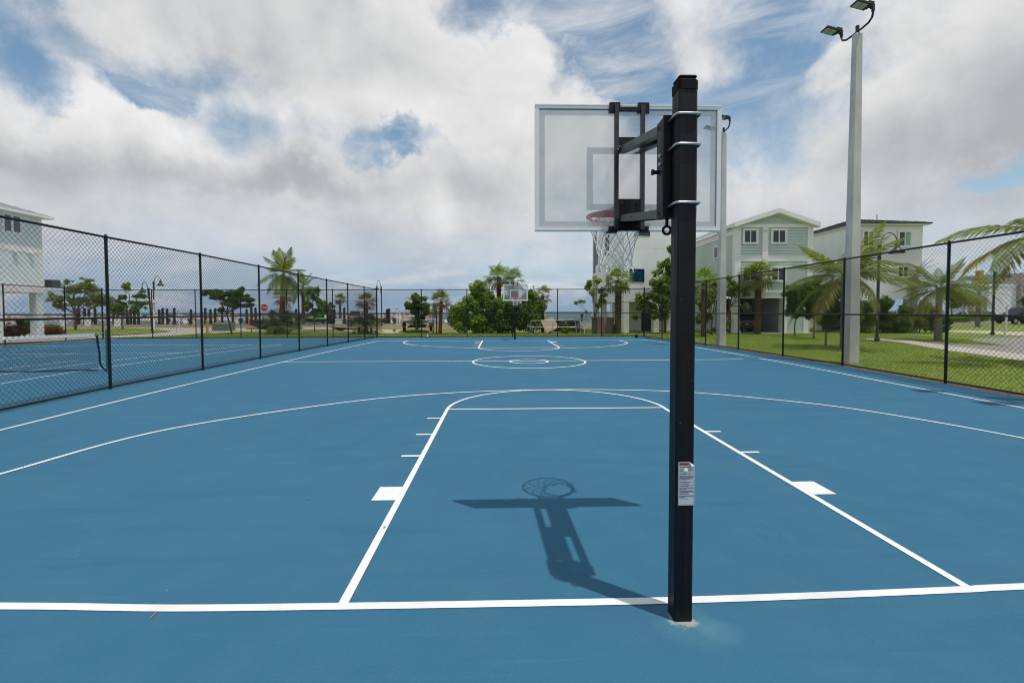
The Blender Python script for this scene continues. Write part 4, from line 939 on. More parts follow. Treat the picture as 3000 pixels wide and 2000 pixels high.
# broadleaf trees
def pt(name, label, cat, u, v, lobes, n, size, m_, **k):
    b = Gb(u, v); return tree(name, label, cat, b, [PX(b, *q) for q in lobes], n, size, m_, **k)
pt('almond_tree', 'wide spreading olive tree beside the pale blue house on stilts', 'tree', 221, 967, [(165, 872, 34, 20), (215, 850, 42, 22), (265, 842, 40, 22), (295, 872, 34, 26), (230, 885, 46, 20), (180, 895, 28, 16), (255, 822, 22, 10), (195, 824, 16, 10), (318, 888, 18, 20)], 3300, .21, 'leaf_olive', r=.13, fs=(.20, .40), forks=1.5)
pt('almond_tree', 'sparse tree with separate leaf clusters beside two street lamps', 'tree', 361, 965, [(372, 840, 13, 12), (412, 866, 18, 11), (348, 897, 29, 17), (408, 893, 23, 15), (356, 872, 13, 8), (398, 912, 13, 8), (345, 915, 18, 8)], 2500, .24, 'leaf_green', r=.09, forks=1.2, group='')
pt('sea_grape_tree', 'leaning dark-leaved tree beside the green utility box', 'tree', 680, 977.6, [(640, 867, 30, 18), (690, 860, 34, 16), (717, 875, 30, 12), (670, 888, 36, 14), (612, 858, 20, 10), (708, 896, 28, 10), (705, 846, 10, 8), (735, 880, 14, 6), (648, 909, 17, 6), (728, 893, 16, 5)], 3600, .21, 'leaf_dark', r=.07, forks=1.55, lean=(-.36, 0), trunk_m='bark_brown')
pt('sea_grape_tree', 'open round-leaved tree behind the dividing fence right of the royal palms', 'tree', 922, 970, [(915, 858, 18, 14), (930, 852, 12, 12), (938, 890, 15, 13), (910, 895, 14, 14), (950, 905, 14, 12), (925, 912, 22, 12), (898, 903, 10, 9), (968, 893, 8, 8), (920, 875, 8, 8), (978, 897, 5, 5)], 1500, .26, 'leaf_green', r=.055, forks=1.1, aspect=.85)
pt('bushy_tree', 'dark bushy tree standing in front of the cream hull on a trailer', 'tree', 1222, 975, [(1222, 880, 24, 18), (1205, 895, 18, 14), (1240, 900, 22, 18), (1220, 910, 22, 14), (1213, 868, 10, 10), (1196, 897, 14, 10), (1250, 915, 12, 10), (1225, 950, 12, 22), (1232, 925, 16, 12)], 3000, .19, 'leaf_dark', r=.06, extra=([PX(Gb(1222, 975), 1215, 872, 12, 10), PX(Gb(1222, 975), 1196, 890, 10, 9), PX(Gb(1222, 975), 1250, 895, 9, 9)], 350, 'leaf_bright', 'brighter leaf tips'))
big = [('bright green bush at the left end of the thicket behind the far hoop', 1362, 976, [(1350, 915, 28, 28), (1375, 895, 32, 24), (1345, 950, 28, 24), (1385, 950, 34, 24)], 3400, 'leaf_bright'),
       ('tall bush under the fan palm in the thicket behind the far hoop', 1415, 975, [(1400, 850, 26, 22), (1420, 885, 36, 32), (1395, 870, 24, 20), (1440, 940, 38, 32), (1415, 930, 34, 30)], 4600, 'leaf_green'),
       ('dark bush directly behind the far hoop post', 1500, 975, [(1490, 900, 34, 34), (1480, 945, 40, 30), (1463, 908, 34, 34), (1458, 945, 36, 30), (1515, 925, 34, 40), (1500, 870, 26, 22)], 5600, 'leaf_dark'),
       ('bush at the right end of the thicket behind the far hoop', 1562, 974, [(1555, 875, 24, 22), (1570, 905, 28, 28), (1545, 930, 34, 30), (1560, 950, 30, 20), (1538, 895, 26, 28)], 3800, 'leaf_green')]
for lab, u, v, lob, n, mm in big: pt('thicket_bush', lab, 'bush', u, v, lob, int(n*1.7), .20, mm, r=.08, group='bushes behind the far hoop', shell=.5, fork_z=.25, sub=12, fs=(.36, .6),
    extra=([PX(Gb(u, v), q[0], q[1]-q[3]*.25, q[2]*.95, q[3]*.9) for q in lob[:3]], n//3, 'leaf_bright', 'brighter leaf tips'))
pt('sapling', 'thin multi-stemmed sapling before the plywood sheets', 'tree', 1741, 978, [(1752, 822, 13, 10), (1722, 838, 11, 12), (1762, 850, 12, 9), (1735, 858, 9, 9), (1766, 880, 12, 11), (1700, 884, 11, 5), (1688, 887, 6, 5), (1752, 893, 9, 8), (1728, 826, 10, 7), (1770, 866, 10, 8)], 700, .23, 'leaf_bright', r=.035, forks=.9, aspect=.7, trunk_m='bark_brown')
pt('sea_grape_tree', 'large sea grape with round glossy leaves left of the near hoop post', 'tree', 1948, 975, [(1966, 728, 11, 14), (1945, 772, 18, 14), (1965, 790, 28, 24), (1925, 800, 16, 12), (1915, 830, 20, 14), (1950, 830, 34, 24), (1885, 872, 24, 18), (1925, 870, 34, 26), (1905, 905, 22, 18), (1965, 880, 30, 40), (1935, 925, 26, 14), (1880, 900, 14, 10), (1860, 930, 8, 6)], 4200, .27, 'leaf_green', r=.10, forks=1.0, aspect=.9, fs=(.3, .52), trunk_m='bark_brown')
pt('sea_grape_tree', 'leafy tree between the near hoop post and the second light pole', 'tree', 2086, 980, [(2070, 850, 20, 22), (2090, 815, 16, 14), (2098, 850, 18, 26), (2060, 890, 24, 24), (2080, 880, 24, 24), (2050, 930, 14, 16), (2070, 925, 18, 16)], 1600, .25, 'leaf_green', r=.07, forks=1.0, aspect=.75, trunk_m='bark_brown')
pt('gumbo_tree', 'slim broadleaf tree at the corner of the green house', 'tree', 2137, 977, [(2150, 835, 20, 12), (2168, 848, 18, 10), (2145, 855, 18, 14), (2185, 862, 12, 7), (2135, 815, 8, 10), (2183, 897, 12, 9), (2135, 945, 9, 12)], 1100, .23, 'leaf_bright', r=.07, forks=1.9, aspect=.6, trunk_m='bark_brown')
pt('round_tree', 'dark round-topped tree nearest the green house wall', 'tree', 2331, 983, [(2318, 862, 26, 30), (2335, 892, 32, 32), (2350, 850, 30, 28), (2325, 915, 22, 20)], 3000, .20, 'leaf_dark', r=.05, group='round trees on the right lawn', fork_z=.35, sub=15, fs=(.17, .34))
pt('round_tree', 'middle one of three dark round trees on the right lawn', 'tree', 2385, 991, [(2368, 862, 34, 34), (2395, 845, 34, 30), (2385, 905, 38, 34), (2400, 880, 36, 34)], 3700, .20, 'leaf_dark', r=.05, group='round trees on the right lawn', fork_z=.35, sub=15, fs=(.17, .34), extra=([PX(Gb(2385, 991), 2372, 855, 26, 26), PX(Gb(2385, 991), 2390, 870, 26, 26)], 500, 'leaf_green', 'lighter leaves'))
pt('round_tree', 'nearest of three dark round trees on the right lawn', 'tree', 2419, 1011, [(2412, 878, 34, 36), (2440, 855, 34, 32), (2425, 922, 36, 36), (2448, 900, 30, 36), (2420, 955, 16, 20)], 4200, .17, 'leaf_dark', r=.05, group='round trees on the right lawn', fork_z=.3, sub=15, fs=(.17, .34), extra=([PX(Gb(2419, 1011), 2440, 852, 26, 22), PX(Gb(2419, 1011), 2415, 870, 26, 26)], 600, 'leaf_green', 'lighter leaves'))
hed = [(2500, 974, [(2500, 945, 24, 30), (2505, 905, 18, 26)], 'leaf_dark', 'dark shrub immediately right of the near light pole'), (2548, 974, [(2550, 950, 26, 24), (2545, 915, 18, 20)], 'leaf_green', 'shrub left of the right street lamp'), (2590, 974, [(2592, 948, 28, 26), (2590, 905, 22, 22)], 'leaf_dark', 'taller dark shrub behind the right street lamp'),
       (2640, 974, [(2640, 950, 32, 24), (2655, 920, 20, 16)], 'leaf_green', 'green shrub in front of the white clapboard house'), (2695, 974, [(2695, 948, 32, 26), (2710, 915, 20, 18)], 'leaf_olive', 'olive shrub left of the bushy coconut palm'), (2740, 974, [(2745, 950, 28, 24)], 'leaf_dark', 'dark shrub behind the bushy coconut palm')]
for u, v, lob, mm, lab in hed: pt('garden_shrub', lab, 'shrub', u, v, [(a, b-6, c*1.15, d*1.2) for a, b, c, d in lob], 2900, .20, mm, r=.05, sub=10, fs=(.36, .58), group='shrubs along the white house', fork_z=.2, shell=.5)
pt('shade_tree', 'spreading tree behind the trimmed hedge on the right', 'tree', 2786, 944, [(2790, 865, 34, 20), (2825, 872, 34, 20), (2800, 890, 40, 14), (2850, 880, 26, 16)], 2600, .30, 'leaf_olive', r=.10, forks=2.2)
b = Gb(2828, 943); HT = thing('hedge', 'trimmed low green hedge across the round drive', 'hedge', b); mb = MB(); leafcloud(mb, [(dx, 0, .55, 1.0, .6, .75) for dx in np.linspace(-2.6, 2.6, 7)], 2600, .22, up=.5); mb.build('foliage', M('leaf_green'), HT)
pt('shade_tree', 'leafy branches at the right picture edge in front of the tan wall', 'tree', 3010, 950, [(3012, 880, 22, 24), (3030, 850, 30, 24)], 900, .28, 'leaf_dark', r=.08)
for u, v, sz, lab, mm in ((36, 990, 26, 'red and green croton shrub under the house on stilts', 'leaf_rust'), (156, 988, 26, 'rust coloured croton shrub at the corner pillar of the stilt house', 'leaf_rust')):
    pt('croton_shrub', lab, 'shrub', u, v, [(u, v-20, sz, 17), (u-10, v-10, sz*.7, 12)], 900, .16, mm, r=.03, group='croton shrubs', extra=([PX(Gb(u, v), u-4, v-18, sz, 16)], 700, 'leaf_olive', 'green leaves'))
pt('garden_shrub', 'dark green shrub between the stilt house pillars', 'shrub', 72, 986, [(70, 960, 16, 24)], 700, .2, 'leaf_dark', r=.03)
pt('low_shrub', 'low green shrub in front of the lumber pile', 'shrub', 1660, 977, [(1660, 960, 11, 14), (1656, 968, 14, 9)], 900, .17, 'leaf_green', r=.03)
pt('low_shrub', 'tiny weed tuft on the gravel drive', 'shrub', 1154, 970.5, [(1154, 968, 5, 2.5)], 90, .12, 'leaf_olive', r=.01)
pt('low_shrub', 'low bush on the lawn left of the second light pole', 'shrub', 2095, 976, [(2095, 968, 13, 8), (2080, 970, 10, 6)], 500, .14, 'leaf_green', r=.02)
# blades of grass: lawns
def grass(name, n, x0, x1, y0, y1, ok, hmin, hmax, m_, z):
    P = np.stack([rng.uniform(x0, x1, n), y0+(y1-y0)*rng.random(n)**1.5], 1); P = P[[ok(x, y) for x, y in P]]; k = len(P)
    a = rng.uniform(0, 6.283, k); w = rng.uniform(.004, .010, k)*(1+P[:, 1]/16); h = rng.uniform(hmin, hmax, k); ln = rng.normal(0, .035, (k, 2))
    dx, dy = np.cos(a)*w, np.sin(a)*w
    V = np.stack([np.stack([P[:, 0]-dx, P[:, 1]-dy, np.full(k, z)], 1), np.stack([P[:, 0]+dx, P[:, 1]+dy, np.full(k, z)], 1), np.stack([P[:, 0]+ln[:, 0], P[:, 1]+ln[:, 1], z+h], 1)], 1).reshape(-1, 3)
    mb = MB(); mb.addnp(V, np.arange(3*k).reshape(-1, 3)); mb.build(name, M(m_), kind='stuff')
mat('grass_blade', (0.235, 0.325, 0.062), .7, .2, rand=.38, trans=.3)
frx = lambda y: np.interp(y, [p[1] for p in FR], [p[0] for p in FR])+.30
def pip(x, y, poly):
    c = False; j = len(poly)-1
    for i in range(len(poly)):
        if (poly[i][1] > y) != (poly[j][1] > y) and x < (poly[j][0]-poly[i][0])*(y-poly[i][1])/(poly[j][1]-poly[i][1])+poly[i][0]: c = not c
        j = i
    return c
hard = [[tuple(v.co[:2]) for v in bpy.data.objects[nm].data.vertices] for nm in ('pavement', 'cul_de_sac', 'far_pavement')]
grass('grass', 110000, 8.7, 26, 3.5, 32, lambda x, y: x > frx(y) and not any(pip(x, y, q) for q in hard), .025, .055, 'grass_blade', -.036)
vg = [tuple(v.co[:2]) for v in bpy.data.objects['grass_verge'].data.vertices]
grass('grass', 30000, -25, 8.4, 26.7, 33.5, lambda x, y: pip(x, y, vg), .04, .10, 'grass_blade', -.031)
# ------------------------------------------------------------------ houses
mat('siding_green', (0.54, 0.63, 0.575), .7, .25, var=.05, vscale=.9, stretch=(1, 1, .25))
mat('stucco_green', (0.52, 0.61, 0.56), .85, .15, var=.05, vscale=.5)
mat('siding_aqua', (0.72, 0.80, 0.80), .75, .2, var=.04, vscale=.6)
mat('trim_white', (0.85, 0.84, 0.82), .6, .3, var=.03, vscale=.9)
mat('stucco_white', (0.87, 0.865, 0.85), .9, .15, var=.05, vscale=.8, stretch=(1, 1, .3), bump=.1, bscale=30)
mat('siding_white', (0.85, 0.845, 0.83), .7, .25, var=.03, vscale=.6)
mat('concrete_tan', (0.38, 0.33, 0.28), .9, .15, var=.1, vscale=.6)
mat('roof_dark', (0.035, 0.034, 0.034), .45, .5, var=.15, vscale=.8)
mat('roof_metal', (0.40, 0.41, 0.42), .42, .5, metal=.4, var=.06, vscale=.8)
mat('roof_pale', (0.62, 0.62, 0.60), .6, .3)
mat('soffit', (0.50, 0.49, 0.46), .8, .2)
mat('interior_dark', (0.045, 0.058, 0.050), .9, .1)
mat('frame_dark', (0.022, 0.023, 0.026), .5, .4)
mat('door_white', (0.55, 0.54, 0.50), .6, .3)
def siding(name, x0, x1, z0, z1, y, m_, T, pitch=.20):       # clapboards: each course leans out at its foot
    mb = MB(); z = z0
    while z < z1-.01:
        zt = min(z+pitch, z1); mb.add([(x0, y-.042, z), (x1, y-.042, z), (x1, y-.003, zt), (x0, y-.003, zt), (x0, y, z), (x1, y, z)], [(0, 1, 2, 3), (0, 4, 5, 1)]); z += pitch
    return mb.build(name, M(m_), T, kind='stuff')
def window(T, x0, x1, z0, z1, y, frame=.06, trim=.10, n=2, glass='window_glass', fm='trim_white', trimm='trim_white', blind=None, inset=.07, blind_from=.3, blinds_lines=False):
    """window in a wall whose outer face is y (facing -y)"""
    fr = MB()
    if trim:
        for a, b, c, d in ((x0-trim, x1+trim, z1, z1+trim), (x0-trim*1.2, x1+trim*1.2, z0-trim, z0), (x0-trim, x0, z0, z1), (x1, x1+trim, z0, z1)): fr.bb(a, b, y-.045, y-.001, c, d)
        fr.bb(x0-trim*1.25, x1+trim*1.25, y-.075, y-.046, z0-.03, z0)
    W_ = fr.build('window', M(trimm), T) if trim else None
    sa = MB()
    for a, b, c, d in ((x0, x1, z1-frame, z1), (x0, x1, z0, z0+frame), (x0, x0+frame, z0+frame, z1-frame), (x1-frame, x1, z0+frame, z1-frame)): sa.bb(a, b, y-.030, y+.02, c, d)
    for k in range(1, n): xm = x0+(x1-x0)*k/n; sa.bb(xm-frame*.55, xm+frame*.55, y-.034, y+.02, z0+frame, z1-frame)
    if W_ is None: W_ = sa.build('window', M(fm), T)
    else: sa.build('window_sash', M(fm), W_)
    for k in range(n):
        xa = x0+(x1-x0)*k/n+frame*.5; xb = x0+(x1-x0)*(k+1)/n-frame*.5
        if k == 0: xa = x0+frame
        if k == n-1: xb = x1-frame
        MB().bb(xa, xb, y-.012, y-.006, z0+frame, z1-frame).build('pane', M(glass if not (blind and k >= n*blind_from) else blind), W_)
        if blinds_lines:
            b = MB()
            for z in np.arange(z0+frame+.05, z1-frame-.03, .085): b.bb(xa+.01, xb-.01, y-.0145, y-.0125, z, z+.012)
            b.build('blind', mat('blind_grey', (.07, .075, .09), .7, .3), W_)
    return W_
def wall_hole_box(mb, x0, x1, y0, y1, z0, z1): mb.bb(x0, x1, y0, y1, z0, z1)
Z = lambda v, d: 1.61+(914-v)/F*d
# ---- pale green three-storey house (front faces the court)
h2 = G(2150, 976); T = thing('green_house', 'pale green three-storey clapboard house with white trim and open carport', 'house', (h2[0], h2[1], 0), R(-1.2))
D2 = h2[1]-CAM[1]; 
def X2(u, v=760): return AY(u, v, h2[1])[0]-h2[0]
def Z2(v): return AY(2260, v, h2[1])[2]
W2 = X2(2376); zb, zt2, ze = Z2(864), Z2(659), Z2(663)
zb0, zb1 = Z2(873), Z2(857)
dep = 9.0
wl = MB(); wl.bb(.06, W2-.06, .02, dep, zb1, Z2(668)); wl.bb(X2(2304)+.1, W2-.06, .05, dep, 0, zb0); wl.bb(.1, X2(2304), 6.4, 6.6, 0, zb0); wl.bb(.06, .14, 3.2, dep, 0, zb0)
wl.build('wall', M('stucco_green'), T)
siding('siding', .1, W2-.1, zb1, Z2(668), .02, 'siding_green', T)
siding('siding', X2(2306), X2(2356), .05, zb0-.05, .05, 'siding_green', T)
tr = MB()
tr.bb(-.03, X2(2169), -.05, .30, zb1, Z2(668)); tr.bb(X2(2231), X2(2247.5), -.07, .018, zb1, Z2(668)); tr.bb(X2(2361), W2+.03, -.05, .30, zb1, Z2(668))
tr.bb(-.07, X2(2170), -.07, .018, Z2(690), Z2(686)); tr.bb(X2(2229.5), X2(2249), -.07, .018, Z2(680), Z2(676)); tr.bb(X2(2360), W2+.06, -.07, .018, Z2(690), Z2(686))
tr.bb(X2(2169)+.005, X2(2231)-.005, -.04, .018, Z2(766), Z2(751)); tr.bb(X2(2247.5)+.005, X2(2361)-.005, -.04, .018, Z2(766), Z2(751))
tr.bb(X2(2169)+.005, X2(2361)-.005, -.055, -.041, Z2(753), Z2(750.5))
tr.bb(-.06, W2+.06, -.09, .4, zb0, zb1-.002); tr.bb(-.1, W2+.1, -.14, .2, zb1, zb1+.06)
tr.bb(-.05, W2+.05, -.06, .3, Z2(668), Z2(658)+.02)
tr.bb(X2(2294), X2(2307), -.02, .5, 0, zb0); tr.bb(X2(2354), X2(2368), -.02, .5, 0, zb0)
tr.build('trim', M('trim_white'), T)
for u0, u1, yy in ((2148, 2167, -.06), ):
    pl = MB(); pl.bb(-.05, X2(2168), -.06, .45, 0, zb0); pl.bb(-.09, X2(2169)+.03, -.10, .5, Z2(895), Z2(889)); pl.bb(-.09, X2(2169)+.03, -.10, .5, 0, .22); pl.build('pillar', M('trim_white'), T)
pl = MB().bb(-.02, .33, 3.4, 3.75, 0, zb0); pl.build('pillar', M('trim_white'), T)
for u0, u1, v0, v1 in ((2177.5, 2215, 674, 712.5), (2259.5, 2298, 674, 712.5), (2176, 2218, 784, 823), (2258, 2298, 784, 823)):
    window(T, X2(u0), X2(u1), Z2(v1), Z2(v0), -.034, trim=.10, blinds_lines=v0 < 700)
# side windows on the left wall
for y0, v0, v1 in ((2.1, 694, 730), (2.1, 789, 818)):
    gq = MB(); gq.bb(-.05, .06, y0-.1, y0+1.25, Z2(v1)*1.0-.35, Z2(v0)-.25); gw = gq.build('window', M('trim_white'), T)
    for k in (0, 1): MB().bb(-.056, -.051, y0+.03+k*.58, y0+.53+k*.58, Z2(v1)-.25, Z2(v0)-.35).build('pane', M('window_glass'), gw)
# gable roof, ridge along the depth
xm = X2(2269); zp = Z2(619); ov = .28; zl = Z2(660)
rf = MB()
for xa, xb in ((-ov, xm), (W2+ov, xm)):
    P = [(xa, -.42, zl), (xb, -.42, zp), (xb, dep+.3, zp), (xa, dep+.3, zl)]; Q = [(p[0], p[1], p[2]+.10) for p in P]
    rf.add(P+Q, [(0, 1, 2, 3), (7, 6, 5, 4), (0, 4, 5, 1), (3, 2, 6, 7), (0, 3, 7, 4)])
rf.build('roof', M('roof_pale'), T)
mb = MB(); mb.bb(-ov-.03, -ov-.002, -.40, dep+.3, zl-.16, zl+.08); mb.bb(.0, .059, .31, dep, ze-.55, ze-.05); mb.bb(-ov, .0, -.02, dep+.2, zl-.06, zl-.02); mb.build('fascia', M('trim_white'), T)
mb = MB()
for s, xa in ((1, -ov), (-1, W2+ov)):
    dx = xm-xa; dz = zp-zl
    for (y0, y1, t0, t1) in ((-.47, -.40, -.20, .12), (-.40, .0, -.22, -.02)):
        mb.exty([(xa, zl+t0), (xm, zp+t0), (xm, zp+t1), (xa, zl+t1)], y0, y1)
mb.build('barge_board', M('trim_white'), T)
gb = MB(); gb.exty([(.05, Z2(659)+.02), (W2-.05, Z2(659)+.02), (xm, zp-.12)], -.03, .3); gb.build('gable', M('trim_white'), T)
nx = 9; mb = MB(); gz0 = Z2(656); gz1 = Z2(632)
for k in range(nx):
    za, zb_ = gz0+(gz1-gz0)*k/nx, gz0+(gz1-gz0)*(k+1)/nx; fa, fb = 1-k/nx, 1-(k+1)/nx; ha = (X2(2348)-X2(2187))/2
    mb.add([(xm-ha*fa, -.055, za), (xm+ha*fa, -.055, za), (xm+ha*fb, -.036, zb_), (xm-ha*fb, -.036, zb_), (xm-ha*fa, -.032, za), (xm+ha*fa, -.032, za)], [(0, 1, 2, 3), (0, 4, 5, 1)])
mb.build('siding', M('siding_green'), T, kind='stuff')
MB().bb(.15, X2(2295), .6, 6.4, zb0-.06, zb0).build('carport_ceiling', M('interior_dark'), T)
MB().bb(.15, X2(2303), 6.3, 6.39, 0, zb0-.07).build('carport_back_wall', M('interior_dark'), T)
for u0, u1, yd in ((2263, 2290, 4.6), (2232, 2246, 6.25)):
    xa, xb = X2(u0)*1.10, X2(u1)*1.10; dd = MB(); dd.bb(xa, xb, yd, yd+.05, 0, 2.1); dd = dd.build('door', M('door_white'), T)
    MB().tube([(xb-.12, yd-.01, 1.0), (xb-.12, yd-.06, 1.0)], .03, 8).build('handle', M('galv'), dd)
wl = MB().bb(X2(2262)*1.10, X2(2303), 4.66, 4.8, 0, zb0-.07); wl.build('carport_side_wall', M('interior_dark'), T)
MB().bb(-.2, W2+.2, -.25, 7, -.06, .015).build('slab', M('sidewalk'), T)
carport = (h2[0], h2[1])

# ---- white clapboard house with the dark hip roof
h3 = G(2500, 974); T = thing('white_house', 'white clapboard house with dark standing-seam hip roof', 'house', (h3[0], h3[1], 0), R(-1.0))
X3 = lambda u: AY(u, 760, h3[1])[0]-h3[0]; Z3 = lambda v: AY(2600, v, h3[1])[2]
W3, ze3, dep3 = X3(2697), Z3(661), 8.2; zu = Z3(868)
MB().bb(0, W3, .02, dep3, zu, ze3).build('wall', M('stucco_white'), T)
siding('siding', 0, W3, zu, ze3, .02, 'siding_white', T, .15)
mb = MB(); mb.bb(-.25, W3+.3, -.35, dep3+.3, ze3, ze3+.16); mb.bb(W3-.10, W3+.02, -.02, .1, zu, ze3); mb.bb(-.02, .1, -.02, .1, zu, ze3); mb.bb(-.05, W3+.05, -.04, .018, zu-.2, zu+.12); mb.bb(.1, W3-.1, -.03, .018, Z3(766), Z3(760)); mb.build('trim', M('trim_white'), T)
ax, ay, az = W3*.5, 3.4, Z3(661)+.16+.95; by = dep3-3.4; rf = MB(); x0, x1, y0, y1, zz = -.32, W3+.37, -.42, dep3+.4, ze3+.165
Vv = [(x0, y0, zz), (x1, y0, zz), (x1, y1, zz), (x0, y1, zz), (ax, ay, az), (ax, by, az)]
rf.add(Vv, [(0, 1, 4), (1, 2, 5, 4), (2, 3, 5), (3, 0, 4, 5), (0, 3, 2, 1)]); rf.bb(x0, x1, y0, y1, zz-.09, zz-.001); rf = rf.build('roof', M('roof_dark'), T)
sm = MB()
for x in np.arange(x0+.35, x1-.2, .42):                       # front seams run up to the hips
    f = min((x-x0)/(ax-x0), (x1-x)/(x1-ax)); sm.tube([(x, y0, zz+.02), (x, y0+(ay-y0)*f, zz+(az-zz)*f+.02)], .018, 4)
for y in np.arange(y0+.35, y1-.2, .42):
    f = min(1, (y-y0)/(ay-y0), (y1-y)/(y1-by))
    for xs in (x0, x1): sm.tube([(xs, y, zz+.02), (xs+(ax-xs)*f, y, zz+(az-zz)*f+.02)], .018, 4)
sm.build('roof_seams', M('roof_dark'), rf, kind='stuff'); MB().tube([(ax+.3, 1.5, zz+.5), (ax+.3, 1.5, zz+.95)], .05, 8).build('vent_pipe', M('galv'), rf)
for u0, u1, v0, v1 in ((2526, 2556, 677, 722), (2628, 2664, 678, 722)): window(T, X3(u0), X3(u1), Z3(v1), Z3(v0), -.034, trim=.07, blind='blind_mint')
window(T, X3(2628), X3(2658), Z3(812), Z3(781), -.034, trim=.05)
q = MB().bb(-.04, .05, 4.6, 5.6, Z3(712), Z3(694)); q = q.build('window', M('trim_white'), T)
for k in (0, 1): MB().bb(-.048, -.041, 4.68+k*.43, 5.06+k*.43, Z3(712)+.08, Z3(694)-.08).build('pane', M('window_glass'), q)
for x, y in ((X3(2672), .1), (.2, .1), (W3*.5, .1), (X3(2672), 4), (.2, 4), (X3(2672), 7.7), (.2, 7.7)): MB().bb(x-.22, x+.22, y, y+.4, 0, zu-.2).build('pillar', M('trim_white'), T)
MB().bb(.6, W3-.9, 5, 5.2, 0, zu-.2).build('lower_wall', M('interior_dark'), T)

# ---- modern white house on pillars behind the near hoop
h1 = G(1827, 973); h1b = G(1724.5, 964); ang = math.atan2(h1[0]-h1b[0], h1b[1]-h1[1]); dep1 = math.dist(h1[:2], h1b[:2])
T = thing('modern_house', 'modern white stucco house on pillars with blue-tinted windows', 'house', (h1[0], h1[1], 0), ang*.75)
D1 = h1[1]-CAM[1]; X1 = lambda u: AY(u, 760, h1[1])[0]-h1[0]; Z1 = lambda v: AY(1840, v, h1[1])[2]
W1 = 5.3; zu1 = Z1(884); zt1 = Z1(600); zm = Z1(726)
mb = MB(); mb.bb(0, W1, 0, dep1, zu1, zm-.012); mb.bb(.015, W1-.015, .015, dep1-.015, zm-.012, zm+.012); mb.bb(0, W1, 0, dep1, zm+.012, zt1); mb.bb(-.05, W1+.05, -.05, dep1+.05, zt1, zt1+.09); mb.build('wall', M('stucco_white'), T)
mb = MB().bb(-.012, 1.2, dep1-1.1, dep1+.012, zu1-.01, Z1(790)); mb.build('tan_panel', M('concrete_tan'), T)
MB().bb(.05, W1-.05, .05, dep1-.05, zu1-.05, zu1-.001).build('soffit', M('soffit'), T)
for y in (.0, dep1*.34, dep1*.67, dep1-.42):
    for x in (.0, 2.5, W1-.45): MB().bb(x+.002, x+.45, y+.002, y+.42, -.05, zu1-.05).build('pillar', M('stucco_white'), T)
MB().bb(1.4, W1-.1, 2.2, 2.4, 0, zu1-.05).build('lower_wall', M('stucco_white'), T); MB().bb(1.4, 1.6, 2.4, 3.6, 0, zu1-.05).build('lower_wall', M('stucco_white'), T)
dq = MB().bb(2.6, 3.5, 2.14, 2.19, 0, 2.1).build('door', M('frame_dark'), T); MB().tube([(3.35, 2.13, 1), (3.35, 2.07, 1)], .03, 8).build('handle', M('galv'), dq)
for u0, u1, v0, v1 in ((1845.5, 1892, 787, 825), (1860, 1909, 652, 689)): window(T, X1(u0), X1(u1), Z1(v1), Z1(v0), -.006, frame=.075, trim=0, fm='frame_dark', glass='window_blue')
for yy, za, zb_ in ((.90*dep1, Z1(780), Z1(655)), (.82*dep1, Z1(755), Z1(660)), (.50*dep1, Z1(735), Z1(655)), (.43*dep1, Z1(735), Z1(655)), (.45*dep1, Z1(826), Z1(800))):
    sl_ = MB().bb(-.03, .02, yy, yy+.40, za, zb_).build('window', M('frame_dark'), T); MB().bb(-.036, -.031, yy+.05, yy+.35, za+.05, zb_-.05).build('pane', M('window_glass'), sl_)

# ---- pale blue house on stilts at the left edge
X0 = -30.5; yc = AY(124, 800, 0)[1]; yc = G(126, 989)[1]-.2
T = thing('stilt_house', 'pale blue house raised on square pillars with white bands and metal roof', 'house', (X0, yc, 0), 0)
xr = AY(123.5, 750, yc)[0]-X0                                  # right wall, its far end at y = 0
zz0 = lambda v: AY(123, v, yc)[2]
zE, zB1, zB0, zL1, zL0 = zz0(644), zz0(728), zz0(744), zz0(840), zz0(858.5)
Lh, Wh = 12.0, 9.0
mb = MB(); mb.bb(xr-Wh, xr, -Lh, 0, zL0+.05, zE); mb.build('wall', M('siding_aqua'), T)
mb = MB()
mb.bb(xr-Wh-.03, xr+.03, -Lh-.03, .03, zB0, zB1); mb.bb(xr-Wh-.035, xr+.035, -Lh-.035, .035, zL0, zL1); mb.bb(xr-.2, xr+.02, -.2, .02, zL1, zB0); mb.bb(xr-.2, xr+.02, -.2, .02, zB1, zE); mb.bb(xr-Wh-.04, xr+.04, -Lh-.04, .04, zE-.001, zE+.22)
mb.build('trim', M('trim_white'), T)
rf = MB(); o_ = .45; x0, x1, y0, y1, zz = xr-Wh-o_, xr+o_, -Lh-o_, o_, zE+.22; rh = 1.75; cxm = (x0+x1)/2; i_ = (x1-x0)/2
Vv = [(x0, y0, zz), (x1, y0, zz), (x1, y1, zz), (x0, y1, zz), (cxm, y0+i_, zz+rh), (cxm, y1-i_, zz+rh)]
rf.add(Vv, [(0, 1, 4), (1, 2, 5, 4), (2, 3, 5), (3, 0, 4, 5), (0, 3, 2, 1)]); rf = rf.build('roof', M('roof_metal'), T)
mb = MB().bb(x0, x1, y0, y1, zz-.14, zz-.004); mb.build('fascia', M('trim_white'), T)
sm = MB()
for y in np.arange(y0+.3, y1-.1, .42):
    f = min(1, (y-y0)/i_, (y1-y)/i_); sm.tube([(x1, y, zz+.015), (x1+(cxm-x1)*f, y, zz+rh*f+.015)], .016, 4)
for x in np.arange(x0+.3, x1-.1, .42):
    f = min((x-x0)/i_, (x1-x)/i_); sm.tube([(x, y1, zz+.015), (x, y1-i_*f, zz+rh*f+.015)], .016, 4)
sm.build('roof_seams', M('roof_metal'), rf, kind='stuff')
for x in (xr-.62, xr-3.2, xr-5.8, xr-8.4):
    for y in (-.62, -3.05, -6.0, -9.0): MB().bb(x+.16, x+.60, y+.16, y+.60, -.06, zL0+.04).build('pillar', M('siding_aqua'), T)
